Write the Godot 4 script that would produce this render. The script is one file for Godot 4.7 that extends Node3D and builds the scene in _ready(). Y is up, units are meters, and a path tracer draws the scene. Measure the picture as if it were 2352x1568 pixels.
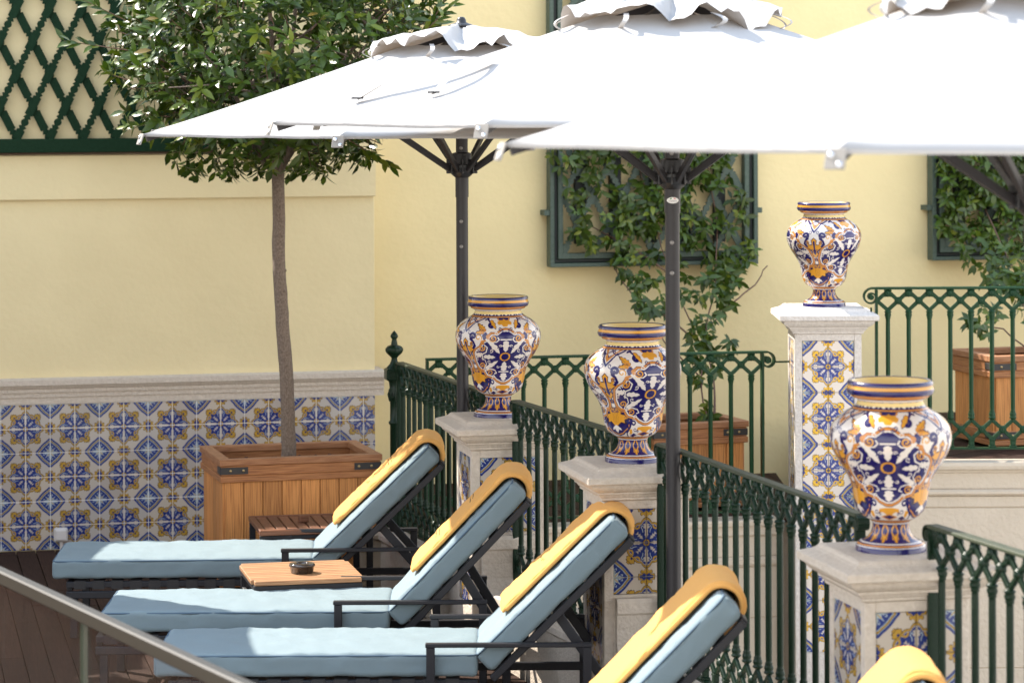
extends Node3D
# Terrace with sun loungers, parasols, majolica vases, iron railings and tiled walls.
# World axes: the camera looks along -Z; y is up; metres.

const EYE := 2.83
const GRID := 0.2147            # the building stands turned by 12.3 degrees
var M := {}
var rng := RandomNumberGenerator.new()
var taken := {}
var cache := {}

func _ready():
	rng.seed = 7
	set_view()
	set_light()
	make_materials()
	build_ground()
	build_walls()
	build_platforms()
	build_deck()
	build_pillars()
	build_railings()
	build_trellises()
	build_parasols()
	build_planters()
	build_tree()
	build_vines()
	build_loungers()
	build_tables()
	build_glass_balustrade()
	build_small_things()

# ------------------------------------------------------------------ view and light
func set_view():
	var cam := Camera3D.new()
	cam.name = "camera"
	add_child(cam)
	var ph := CameraAttributesPhysical.new()
	ph.frustum_focal_length = 150.0
	ph.frustum_focus_distance = 14.3
	ph.frustum_near = 0.1
	ph.frustum_far = 400.0
	ph.exposure_aperture = 5.6
	cam.attributes = ph
	cam.set_frustum(1568.0 / 6700.0 * 0.1, Vector2(0, -584.0 / 6700.0 * 0.1), 0.1, 400.0)
	cam.position = Vector3(0, EYE, 0)
	cam.rotation.z = -0.0036
	cam.current = true

func set_light():
	var we := WorldEnvironment.new()
	we.name = "world_environment"
	var env := Environment.new()
	env.background_mode = Environment.BG_SKY
	var sky := Sky.new()
	var sm := ProceduralSkyMaterial.new()
	sm.sky_top_color = Color(0.60, 0.67, 0.77)
	sm.sky_horizon_color = Color(1.0, 0.975, 0.94)
	sm.sky_curve = 0.25
	sm.ground_bottom_color = Color(0.55, 0.51, 0.46)
	sm.ground_horizon_color = Color(0.85, 0.82, 0.77)
	sm.sky_energy_multiplier = 1.22
	sky.sky_material = sm
	env.sky = sky
	env.tonemap_mode = Environment.TONE_MAPPER_LINEAR
	env.tonemap_exposure = 2.45
	env.sdfgi_enabled = true
	env.ssao_enabled = true
	env.ssil_enabled = true
	we.environment = env
	add_child(we)
	var sun := DirectionalLight3D.new()
	sun.name = "sun"
	sun.light_energy = 1.5
	sun.light_color = Color(1.0, 0.965, 0.92)
	sun.light_angular_distance = 0.53
	sun.shadow_enabled = true
	sun.basis = Basis.looking_at(Vector3(0.82, -1.0, 0.60).normalized(), Vector3.UP)
	add_child(sun)

# ------------------------------------------------------------------ helpers
class MB:
	var st := SurfaceTool.new()
	func _init():
		st.begin(Mesh.PRIMITIVE_TRIANGLES)
		st.set_smooth_group(-1)
	func flat() -> MB:
		st.set_smooth_group(-1)
		return self
	func smooth() -> MB:
		st.set_smooth_group(1)
		return self
	func tri(a: Vector3, b: Vector3, c: Vector3, o: Vector3):
		var n := (a - c).cross(a - b)
		if n.dot((a + b + c) / 3.0 - o) < 0.0:
			st.add_vertex(a); st.add_vertex(c); st.add_vertex(b)
		else:
			st.add_vertex(a); st.add_vertex(b); st.add_vertex(c)
	func quad(a: Vector3, b: Vector3, c: Vector3, d: Vector3, o: Vector3):
		tri(a, b, c, o)
		tri(a, c, d, o)
	func raw(a: Vector3, b: Vector3, c: Vector3):
		st.add_vertex(a); st.add_vertex(b); st.add_vertex(c)
	func box(c: Vector3, s: Vector3, e := 0.0, b := Basis.IDENTITY) -> MB:
		var h := s * 0.5
		e = minf(e, minf(h.x, minf(h.y, h.z)) * 0.9)
		for ax in 3:
			var p := (ax + 1) % 3
			var q := (ax + 2) % 3
			for sg in [-1.0, 1.0]:
				var r := []
				for k in [[-1, -1], [1, -1], [1, 1], [-1, 1]]:
					var v := Vector3()
					v[ax] = sg * h[ax]
					v[p] = k[0] * (h[p] - e)
					v[q] = k[1] * (h[q] - e)
					r.append(c + b * v)
				quad(r[0], r[1], r[2], r[3], c)
				if e > 0.0:
					# bevel strips between +-ax faces and +-p faces
					for sp in [-1.0, 1.0]:
						var s4 := []
						for k2 in [[0, -1], [1, -1], [1, 1], [0, 1]]:
							var w := Vector3()
							w[ax] = sg * (h[ax] - (e if k2[0] else 0.0))
							w[p] = sp * (h[p] - (0.0 if k2[0] else e))
							w[q] = k2[1] * (h[q] - e)
							s4.append(c + b * w)
						quad(s4[0], s4[1], s4[2], s4[3], c)
		if e > 0.0:
			for x in [-1.0, 1.0]:
				for y in [-1.0, 1.0]:
					for z in [-1.0, 1.0]:
						tri(c + b * Vector3(x * h.x, y * (h.y - e), z * (h.z - e)), c + b * Vector3(x * (h.x - e), y * h.y, z * (h.z - e)), c + b * Vector3(x * (h.x - e), y * (h.y - e), z * h.z), c)
		return self
	func bar(a: Vector3, b: Vector3, w: float, h: float, up := Vector3.UP, e := 0.0) -> MB:
		var x := (b - a).normalized()
		var z := x.cross(up)
		if z.length() < 0.01: z = x.cross(Vector3.RIGHT)
		z = z.normalized()
		var y := z.cross(x)
		return box((a + b) * 0.5, Vector3((b - a).length(), h, w), e, Basis(x, y, z))
	func tube(pts: Array, rad, sides := 8, caps := true) -> MB:
		smooth()
		var rings := []
		var ref := Vector3.UP
		var n := pts.size()
		var t0: Vector3 = (pts[1] - pts[0]).normalized()
		var u := t0.cross(ref)
		if u.length() < 0.1: u = t0.cross(Vector3.RIGHT)
		u = u.normalized()
		for i in n:
			var t: Vector3 = (pts[mini(i + 1, n - 1)] - pts[maxi(i - 1, 0)]).normalized()
			u = (u - t * u.dot(t)).normalized()
			var w := t.cross(u)
			var r: float = rad[i] if rad is Array else rad
			var ring := []
			for k in sides:
				var a := TAU * k / sides
				ring.append(pts[i] + (u * cos(a) + w * sin(a)) * r)
			rings.append(ring)
		for i in n - 1:
			var o: Vector3 = (pts[i] + pts[i + 1]) * 0.5
			for k in sides:
				var k2 := (k + 1) % sides
				quad(rings[i][k], rings[i][k2], rings[i + 1][k2], rings[i + 1][k], o)
		if caps:
			flat()
			for e in [0, n - 1]:
				var o2: Vector3 = pts[1] if e == 0 else pts[n - 2]
				for k in sides:
					tri(pts[e], rings[e][k], rings[e][(k + 1) % sides], o2)
		flat()
		return self
	func lathe(prof: Array, n := 24, c := Vector3.ZERO, uvs = null, rep := 1.0, creased := false) -> MB:
		# prof: Vector2(radius, height)
		for i in prof.size() - 1:
			if creased:
				st.set_smooth_group(i + 2)
			else:
				smooth()
			for k in n:
				var a0 := TAU * k / n
				var a1 := TAU * (k + 1) / n
				var p := [ring(prof[i], a0), ring(prof[i], a1), ring(prof[i + 1], a1), ring(prof[i + 1], a0)]
				var uv := []
				if uvs != null:
					uv = [Vector2(rep * k / n, uvs[i]), Vector2(rep * (k + 1) / n, uvs[i]), Vector2(rep * (k + 1) / n, uvs[i + 1]), Vector2(rep * k / n, uvs[i + 1])]
				for q in [0, 1, 2, 0, 2, 3]:
					if uvs != null: st.set_uv(uv[q])
					st.add_vertex(c + p[q])
		flat()
		return self
	func ring(p: Vector2, a: float) -> Vector3:
		return Vector3(p.x * sin(a), p.y, p.x * cos(a))
	func prism(poly: PackedVector2Array, z0: float, z1: float, xf := Transform3D.IDENTITY) -> MB:
		flat()
		var ix := Geometry2D.triangulate_polygon(poly)
		var zc := Vector3(0, 0, (z0 + z1) * 0.5)
		for i in range(0, ix.size(), 3):
			for z in [z0, z1]:
				var a := Vector3(poly[ix[i]].x, poly[ix[i]].y, z)
				var b := Vector3(poly[ix[i + 1]].x, poly[ix[i + 1]].y, z)
				var c := Vector3(poly[ix[i + 2]].x, poly[ix[i + 2]].y, z)
				var o := (a + b + c) / 3.0
				o.z = zc.z
				tri(xf * a, xf * b, xf * c, xf * o)
		var area := 0.0
		for i in poly.size():
			var p := poly[i]
			var q := poly[(i + 1) % poly.size()]
			area += p.x * q.y - q.x * p.y
		for i in poly.size():
			var p := poly[i]
			var q := poly[(i + 1) % poly.size()]
			var nrm := Vector2(q.y - p.y, p.x - q.x).normalized() * signf(area)
			var mid := (p + q) * 0.5 - nrm * 0.001
			quad(xf * Vector3(p.x, p.y, z0), xf * Vector3(q.x, q.y, z0), xf * Vector3(q.x, q.y, z1), xf * Vector3(p.x, p.y, z1), xf * Vector3(mid.x, mid.y, zc.z))
		return self
	func rounded(c: Vector3, s: Vector3, r: float, nx: int, nz: int, puff := 0.0, nr := 3, wob := 0.0, sd := 0) -> MB:
		# a soft box: smooth rounded edges, puffed top
		smooth()
		var h := s * 0.5
		var ns := FastNoiseLite.new()
		ns.seed = sd
		ns.frequency = 2.2
		var dims := [nx, 4, nz]
		for ax in 3:
			var p := (ax + 1) % 3
			var q := (ax + 2) % 3
			for sg in [-1.0, 1.0]:
				var gp := steps(h[p], r, dims[p], nr)
				var gq := steps(h[q], r, dims[q], nr)
				var g := []
				for i in gp.size():
					var row := []
					for j in gq.size():
						var v := Vector3()
						v[ax] = sg * h[ax]
						v[p] = gp[i]
						v[q] = gq[j]
						var inn := Vector3(clampf(v.x, -h.x + r, h.x - r), clampf(v.y, -h.y + r, h.y - r), clampf(v.z, -h.z + r, h.z - r))
						var d := v - inn
						if d.length() > 1e-6: v = inn + d.normalized() * r
						var fx := 1.0 - pow(absf(v.x) / h.x, 4.0)
						var fz := 1.0 - pow(absf(v.z) / h.z, 4.0)
						if v.y > 0.0: v.y += puff * maxf(fx, 0.0) * maxf(fz, 0.0)
						if wob > 0.0:
							var w := ns.get_noise_3d(v.x * 3.0, v.y * 3.0, v.z * 3.0) * wob
							v += Vector3(0.3 * w, w, w)
							if v.y > 0.0: v.y += 0.0035 * ns.get_noise_2d(v.x * 11.0 + 30.0, v.z * 3.5) * fx
						row.append(c + v)
					g.append(row)
				for i in gp.size() - 1:
					for j in gq.size() - 1:
						var o: Vector3 = (g[i][j] + g[i + 1][j + 1]) * 0.5
						var toward: Vector3 = c - o
						o[ax] -= sg * 0.02
						for q2 in [p, q]: o[q2] += clampf(toward[q2], -0.002, 0.002)
						quad(g[i][j], g[i + 1][j], g[i + 1][j + 1], g[i][j + 1], o)
		flat()
		return self
	func steps(h: float, r: float, n: int, nr: int) -> Array:
		var a := []
		for i in nr: a.append(-h + r * (1.0 - cos(PI / 2 * i / nr)) * 1.0 if false else -h + r * float(i) / nr)
		for i in n + 1: a.append(lerpf(-h + r, h - r, float(i) / n))
		for i in nr: a.append(h - r + r * float(i + 1) / nr)
		return a
	func loft(loops: Array, caps := true) -> MB:
		smooth()
		var n: int = loops[0].size()
		var votes := 0.0
		for i in loops.size() - 1:
			var o := Vector3()
			for p in loops[i]: o += p
			for p in loops[i + 1]: o += p
			o /= 2.0 * n
			for k in n:
				var k2 := (k + 1) % n
				var a: Vector3 = loops[i][k]
				var nr: Vector3 = (a - loops[i + 1][k2]).cross(a - loops[i][k2])
				votes += nr.dot(a - o)
		for i in loops.size() - 1:
			for k in n:
				var k2 := (k + 1) % n
				if votes > 0.0:
					raw(loops[i][k], loops[i][k2], loops[i + 1][k2])
					raw(loops[i][k], loops[i + 1][k2], loops[i + 1][k])
				else:
					raw(loops[i][k], loops[i + 1][k2], loops[i][k2])
					raw(loops[i][k], loops[i + 1][k], loops[i + 1][k2])
		if caps:
			for e in [0, loops.size() - 1]:
				var cc := Vector3()
				for p in loops[e]: cc += p
				cc /= n
				var o2 := Vector3()
				var ne: int = 1 if e == 0 else loops.size() - 2
				for p in loops[ne]: o2 += p
				o2 /= n
				for k in n: tri(cc, loops[e][k], loops[e][(k + 1) % n], o2)
		flat()
		return self
	func sheet(g: Array) -> MB:
		# a grid of points, single surface
		smooth()
		for i in g.size() - 1:
			for j in g[i].size() - 1:
				raw(g[i][j], g[i + 1][j], g[i + 1][j + 1])
				raw(g[i][j], g[i + 1][j + 1], g[i][j + 1])
		flat()
		return self
	func done() -> ArrayMesh:
		st.generate_normals()
		st.index()
		return st.commit()

class Leaves:
	var v := PackedVector3Array()
	var n := PackedVector3Array()
	var c := PackedColorArray()
	var ix := PackedInt32Array()
	func leaf(p: Vector3, dir: Vector3, up: Vector3, L: float, W: float, col: Color, droop := 0.15, fold := 0.25):
		var x := dir.normalized()
		var s := x.cross(up)
		if s.length() < 0.05: s = x.cross(Vector3.RIGHT)
		s = s.normalized()
		var u := s.cross(x)
		var at := v.size()
		var rows := [[0.0, 0.0], [0.3, 0.8], [0.62, 0.85], [1.0, 0.0]]
		for r in rows:
			var t: float = r[0]
			var w: float = r[1] * W * 0.5
			var c0 := p + x * (L * t) - u * (droop * L * t * t)
			var nn := (u + x * (droop * 2.0 * t)).normalized()
			if w == 0.0:
				v.append(c0); n.append(nn); c.append(col)
			else:
				v.append(c0 - s * w + u * (fold * w)); n.append((nn + s * fold).normalized()); c.append(col)
				v.append(c0); n.append(nn); c.append(col)
				v.append(c0 + s * w + u * (fold * w)); n.append((nn - s * fold).normalized()); c.append(col)
		for t3 in [[0, 1, 2], [0, 2, 3], [1, 4, 5], [1, 5, 2], [2, 5, 6], [2, 6, 3], [4, 7, 5], [5, 7, 6]]:
			for q in t3: ix.append(at + q)
	func mesh() -> ArrayMesh:
		var a := []
		a.resize(Mesh.ARRAY_MAX)
		a[Mesh.ARRAY_VERTEX] = v
		a[Mesh.ARRAY_NORMAL] = n
		a[Mesh.ARRAY_COLOR] = c
		a[Mesh.ARRAY_INDEX] = ix
		var m := ArrayMesh.new()
		m.add_surface_from_arrays(Mesh.PRIMITIVE_TRIANGLES, a)
		return m

class Painter:
	var im: Image
	var W: int
	var H: int
	func _init(w: int, h: int, col: Color):
		W = w
		H = h
		im = Image.create(w, h, false, Image.FORMAT_RGB8)
		im.fill(col)
	func poly(p: PackedVector2Array, col: Color):
		var y0 := 1e9
		var y1 := -1e9
		for q in p:
			y0 = minf(y0, q.y)
			y1 = maxf(y1, q.y)
		var n := p.size()
		for y in range(maxi(0, floori(y0)), mini(H, ceili(y1) + 1)):
			var yy := y + 0.5
			var xs := PackedFloat32Array()
			for i in n:
				var a := p[i]
				var b := p[(i + 1) % n]
				if (a.y <= yy) != (b.y <= yy):
					xs.append(a.x + (yy - a.y) / (b.y - a.y) * (b.x - a.x))
			xs.sort()
			for k in range(0, xs.size() - 1, 2):
				var l := maxi(0, roundi(xs[k]))
				var r := mini(W, roundi(xs[k + 1]))
				if r > l: im.fill_rect(Rect2i(l, y, r - l, 1), col)
	func disc(c: Vector2, r: float, col: Color):
		var p := PackedVector2Array()
		for i in 14: p.append(c + Vector2(cos(TAU * i / 14), sin(TAU * i / 14)) * r)
		poly(p, col)
	func line(pts: PackedVector2Array, w: float, col: Color):
		for i in pts.size() - 1:
			var d := (pts[i + 1] - pts[i])
			if d.length() < 0.01: continue
			var s := d.normalized().orthogonal() * w * 0.5
			poly(PackedVector2Array([pts[i] + s, pts[i + 1] + s, pts[i + 1] - s, pts[i] - s]), col)
			disc(pts[i], w * 0.5, col)
		disc(pts[pts.size() - 1], w * 0.5, col)

func numbered(called: String) -> String:
	taken[called] = taken.get(called, -1) + 1
	return called if taken[called] == 0 else "%s_%03d" % [called, taken[called]]

func thing(called: String, label: String, category: String, at := Vector3.ZERO, turn := 0.0, group := "") -> Node3D:
	var o := Node3D.new()
	o.name = numbered(called)
	add_child(o)
	o.position = at
	o.rotation.y = turn
	tag(o, label, category, group)
	return o

func tag(o: Node3D, label: String, category: String, group := "", kind := ""):
	o.set_meta("label", label)
	o.set_meta("category", category)
	if group: o.set_meta("group", group)
	if kind: o.set_meta("kind", kind)

func obj(called: String, mesh: Mesh, mat: Material, parent: Node, xf := Transform3D.IDENTITY) -> MeshInstance3D:
	var o := MeshInstance3D.new()
	o.name = numbered(called) if parent == self else called
	o.mesh = mesh
	o.material_override = mat
	o.transform = xf
	o.cast_shadow = GeometryInstance3D.SHADOW_CASTING_SETTING_ON
	parent.add_child(o, true)
	return o

func struct(called: String, mesh: Mesh, mat: Material) -> MeshInstance3D:
	var o := obj(called, mesh, mat, self)
	o.set_meta("kind", "structure")
	return o

func copy(o: Node3D, at: Vector3, turn: float, label: String, group := "") -> Node3D:
	var c: Node3D = o.duplicate()
	var base := String(o.name)
	c.name = numbered(base)
	add_child(c)
	c.position = at
	c.rotation.y = turn
	c.set_meta("label", label)
	if group: c.set_meta("group", group)
	return c

func boxm(s: Vector3, e := 0.002) -> ArrayMesh:
	var key := "b%.4f,%.4f,%.4f,%.4f" % [s.x, s.y, s.z, e]
	if not cache.has(key): cache[key] = MB.new().box(Vector3.ZERO, s, e).done()
	return cache[key]

func part_box(called: String, c: Vector3, s: Vector3, mat: Material, parent: Node, e := 0.002, b := Basis.IDENTITY) -> MeshInstance3D:
	return obj(called, boxm(s, e), mat, parent, Transform3D(b, c))

# a board whose grain runs along its own X
func board(called: String, a: Vector3, b: Vector3, w: float, h: float, mat: Material, parent: Node, e := 0.003, up := Vector3.UP) -> MeshInstance3D:
	var x := (b - a).normalized()
	var z := x.cross(up)
	if z.length() < 0.01: z = x.cross(Vector3.BACK)
	z = z.normalized()
	var L := snappedf((b - a).length(), 0.0005)
	return obj(called, boxm(Vector3(L, h, w), e), mat, parent, Transform3D(Basis(x, z.cross(x), z), (a + b) * 0.5))

func P(x: float, y: float, d: float) -> Vector3:
	return Vector3(x, y, -d)

func lin(r: float, g: float, b: float) -> Color:
	return Color(r, g, b).linear_to_srgb()

func noise_tex(sd: int, freq: float, lo: Color, hi: Color, size := 512, oct := 4, kind := FastNoiseLite.TYPE_SIMPLEX_SMOOTH, mid = null) -> NoiseTexture2D:
	var f := FastNoiseLite.new()
	f.seed = sd
	f.noise_type = kind
	f.frequency = freq
	f.fractal_octaves = oct
	var g := Gradient.new()
	g.set_color(0, lo)
	g.set_color(1, hi)
	if mid != null: g.add_point(0.5, mid)
	var t := NoiseTexture2D.new()
	t.width = size
	t.height = size
	t.seamless = true
	t.noise = f
	t.color_ramp = g
	return t

func mat(col: Color, rough := 0.8, metal := 0.0) -> StandardMaterial3D:
	var m := StandardMaterial3D.new()
	m.albedo_color = col
	m.roughness = rough
	m.metallic = metal
	return m

func tri_tex(m: StandardMaterial3D, t: Texture2D, scale: Vector3, world := false, bump: Texture2D = null, bump_cm := 0.0, offset := Vector3.ZERO):
	m.albedo_texture = t
	m.uv1_triplanar = true
	m.uv1_world_triplanar = world
	m.uv1_scale = scale
	m.uv1_offset = offset
	if bump:
		m.heightmap_enabled = true
		m.heightmap_texture = bump
		m.heightmap_scale = bump_cm
	return m

# ------------------------------------------------------------------ materials
func make_materials():
	var grey := func(a: float, b: float) -> Array: return [Color(a, a, a), Color(b, b, b)]
	var mottled := noise_tex(11, 0.006, Color(0.965, 0.962, 0.955), Color(1, 1, 1), 512, 5)
	var grain_bump := noise_tex(12, 0.06, Color(0, 0, 0), Color(1, 1, 1), 512, 3)
	var speck := noise_tex(13, 0.03, Color(0.90, 0.89, 0.88), Color(1, 1, 1), 512, 4)
	M.plaster = tri_tex(mat(lin(0.80, 0.655, 0.345), 0.9), mottled, Vector3(0.55, 0.55, 0.55), true, grain_bump, 0.16)
	M.plaster2 = tri_tex(mat(lin(0.74, 0.62, 0.355), 0.9), mottled, Vector3(0.55, 0.55, 0.55), true, grain_bump, 0.16)  # same paint as plaster, the tiled wall's shade put into the colour
	M.stone = tri_tex(mat(lin(0.635, 0.555, 0.455), 0.85), speck, Vector3(1.7, 1.7, 1.7), true, grain_bump, 0.35)
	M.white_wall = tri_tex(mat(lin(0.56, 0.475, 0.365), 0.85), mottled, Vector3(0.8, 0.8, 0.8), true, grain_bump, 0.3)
	M.stone_sunlit = tri_tex(mat(lin(0.72, 0.665, 0.60), 0.85), speck, Vector3(1.7, 1.7, 1.7), true, grain_bump, 0.35)  # same stone, with the sun on the tall pillar put into its colour
	M.paving = tri_tex(mat(lin(0.50, 0.46, 0.40), 0.9), speck, Vector3(0.8, 0.8, 0.8), true)
	M.grout = mat(lin(0.74, 0.71, 0.65), 0.9)
	var rust := noise_tex(15, 0.05, Color(0.75, 0.85, 0.78), Color(1, 1, 1), 256, 3)
	var iron_bump := noise_tex(16, 0.12, Color(0, 0, 0), Color(1, 1, 1), 256, 3)
	M.iron = tri_tex(mat(lin(0.009, 0.025, 0.013), 0.32), rust, Vector3(4, 4, 4), false, iron_bump, 0.12)
	M.iron_back = tri_tex(mat(lin(0.013, 0.050, 0.020), 0.36), rust, Vector3(4, 4, 4), false, iron_bump, 0.12)
	M.rail_top = tri_tex(mat(lin(0.070, 0.075, 0.050), 0.5), rust, Vector3(3, 3, 3), false, iron_bump, 0.1)
	for k in ["iron", "iron_back", "rail_top"]: M[k].metallic_specular = 0.33
	M.trellis_green = tri_tex(mat(lin(0.008, 0.030, 0.013), 0.65), rust, Vector3(3, 3, 3), false, iron_bump, 0.15)
	M.trellis_green.metallic_specular = 0.25
	M.trellis_grey = tri_tex(mat(lin(0.085, 0.110, 0.086), 0.6), rust, Vector3(3, 3, 3), false, iron_bump, 0.15)
	M.trellis_dark = mat(lin(0.012, 0.016, 0.013), 0.7)
	M.batten = mat(lin(0.10, 0.065, 0.04), 0.8)
	var wood := noise_tex(21, 0.02, Color(0.62, 0.55, 0.48), Color(1, 1, 1), 512, 5, FastNoiseLite.TYPE_SIMPLEX_SMOOTH, Color(0.88, 0.84, 0.80))
	var wood2 := noise_tex(22, 0.028, Color(0.66, 0.57, 0.50), Color(1, 1, 1), 512, 5, FastNoiseLite.TYPE_SIMPLEX_SMOOTH, Color(0.92, 0.89, 0.86))
	M.planter = []
	for k in 5:
		var f: float = [1.0, 0.80, 1.16, 0.90, 1.06][k]
		M.planter.append(tri_tex(mat(lin(0.71 * f, 0.325 * f, 0.097 * f), 0.65), wood2, Vector3(0.22, 8, 8), false, wood2, 0.05, Vector3(k * 0.37, k * 0.21, k * 0.13)))
	M.planter_rim = tri_tex(mat(lin(0.50, 0.225, 0.085), 0.6), wood, Vector3(0.4, 11, 11), false, wood, 0.05)
	M.planter_rim2 = tri_tex(mat(lin(0.44, 0.215, 0.10), 0.65), wood2, Vector3(0.4, 11, 11), false, wood, 0.05)
	M.deck = []
	for k in 4:
		var f: float = [1.0, 0.8, 1.2, 0.93][k]
		M.deck.append(tri_tex(mat(lin(0.044 * f, 0.022 * f, 0.014 * f), 0.75), wood, Vector3(0.35, 11, 11), false, wood, 0.08, Vector3(k * 0.41, k * 0.17, k * 0.29)))
	for m in M.deck: m.metallic_specular = 0.3
	M.deck_base = mat(lin(0.008, 0.006, 0.005), 0.95)
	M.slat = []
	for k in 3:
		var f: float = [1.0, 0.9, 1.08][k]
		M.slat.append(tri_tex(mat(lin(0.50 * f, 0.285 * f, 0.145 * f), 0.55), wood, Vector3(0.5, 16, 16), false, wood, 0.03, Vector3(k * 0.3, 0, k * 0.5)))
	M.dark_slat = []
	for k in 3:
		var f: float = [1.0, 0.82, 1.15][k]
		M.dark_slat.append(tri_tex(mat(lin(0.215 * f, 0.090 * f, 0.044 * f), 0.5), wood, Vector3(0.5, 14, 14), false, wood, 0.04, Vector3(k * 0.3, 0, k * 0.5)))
	M.metal = mat(lin(0.020, 0.020, 0.023), 0.45)
	M.metal.metallic_specular = 0.42
	M.strap = mat(lin(0.028, 0.026, 0.025), 0.75)
	M.bracket = mat(lin(0.030, 0.028, 0.027), 0.5)
	M.brass = mat(lin(0.45, 0.33, 0.16), 0.35, 0.8)
	M.steel = mat(lin(0.55, 0.55, 0.55), 0.25, 0.9)
	var weave := noise_tex(31, 0.35, Color(0, 0, 0), Color(1, 1, 1), 512, 1, FastNoiseLite.TYPE_CELLULAR)
	var cloth := noise_tex(32, 0.22, Color(0.88, 0.89, 0.90), Color(1, 1, 1), 512, 3)
	M.cushion = tri_tex(mat(lin(0.220, 0.292, 0.315), 0.85), cloth, Vector3(6, 6, 6), false, weave, 0.12)
	M.cushion.rim_enabled = true
	M.cushion.rim = 0.3
	M.piping = mat(lin(0.075, 0.125, 0.175), 0.8)
	var terry := noise_tex(33, 0.3, Color(0.86, 0.84, 0.80), Color(1, 1, 1), 512, 2)
	M.towel = tri_tex(mat(lin(0.86, 0.45, 0.125), 0.95), terry, Vector3(6, 6, 6), false, terry, 0.3)
	M.towel.rim_enabled = true
	M.towel.rim = 0.6
	M.towel.rim_tint = 0.8
	M.thread = mat(lin(0.05, 0.035, 0.03), 0.9)
	M.canopy = tri_tex(mat(lin(0.48, 0.465, 0.445), 0.85), cloth, Vector3(5, 5, 5), false, weave, 0.05)
	M.canopy.backlight_enabled = true
	M.canopy.backlight = Color(0.40, 0.34, 0.28)
	M.pocket = mat(lin(0.27, 0.25, 0.22), 0.8)
	M.rivet = mat(lin(0.22, 0.21, 0.20), 0.4, 0.5)
	M.pole = mat(lin(0.022, 0.020, 0.021), 0.42)
	M.pole.metallic_specular = 0.45
	M.black_plastic = mat(lin(0.012, 0.012, 0.013), 0.35)
	M.ashtray = mat(lin(0.035, 0.027, 0.022), 0.08)
	M.ashtray.metallic_specular = 0.9
	M.bark = tri_tex(mat(lin(0.33, 0.255, 0.195), 0.9), noise_tex(41, 0.03, Color(0.6, 0.58, 0.56), Color(1, 1, 1), 512, 5), Vector3(6, 3, 6), false, noise_tex(42, 0.05, Color(0, 0, 0), Color(1, 1, 1), 512, 4), 0.6)
	M.twig = mat(lin(0.13, 0.07, 0.045), 0.85)
	M.mulch = mat(lin(0.07, 0.035, 0.03), 0.95)
	M.leaf = mat(Color(1, 1, 1), 0.31)
	M.leaf.vertex_color_use_as_albedo = true
	M.leaf.metallic_specular = 0.42
	M.leaf.backlight_enabled = true
	M.leaf.backlight = Color(0.42, 0.46, 0.2)
	M.leaf_tone = []
	for c in [[0.050, 0.086, 0.011], [0.034, 0.064, 0.009], [0.100, 0.140, 0.014], [0.15, 0.100, 0.02]]:
		var l := mat(lin(c[0], c[1], c[2]), 0.31)
		l.metallic_specular = 0.45
		l.backlight_enabled = true
		l.backlight = Color(0.42, 0.46, 0.2)
		M.leaf_tone.append(l)
	M.socket = mat(lin(0.62, 0.58, 0.54), 0.4)
	M.glass = mat(Color(0.5, 0.55, 0.5, 0.012), 0.02)
	M.glass.transparency = BaseMaterial3D.TRANSPARENCY_ALPHA
	M.glass.metallic_specular = 0.40
	M.glass_edge = mat(lin(0.045, 0.055, 0.035), 0.3)
	M.handrail = mat(lin(0.024, 0.020, 0.012), 0.5, 0.0)
	M.tiles = []
	var tt := ImageTexture.create_from_image(paint_tile())
	for k in 4:
		var f: Color = [Color(0.96, 0.95, 0.93), Color(0.90, 0.89, 0.88), Color(0.98, 0.96, 0.92), Color(0.93, 0.93, 0.93)][k]
		var t := mat(f, 0.14)
		t.albedo_texture = tt
		t.texture_repeat = false
		t.metallic_specular = 0.5
		M.tiles.append(t)
	var tt2 := ImageTexture.create_from_image(paint_tile(true))
	M.pale_tile = mat(Color(0.98, 0.97, 0.96), 0.16)
	M.pale_tile.albedo_texture = tt2
	M.pale_tile.texture_repeat = false
	M.vase = mat(Color(1, 1, 1), 0.24)
	M.vase.albedo_texture = ImageTexture.create_from_image(paint_vase())
	M.vase.clearcoat_enabled = true
	M.vase.clearcoat = 0.3
	M.vase.clearcoat_roughness = 0.08

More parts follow.
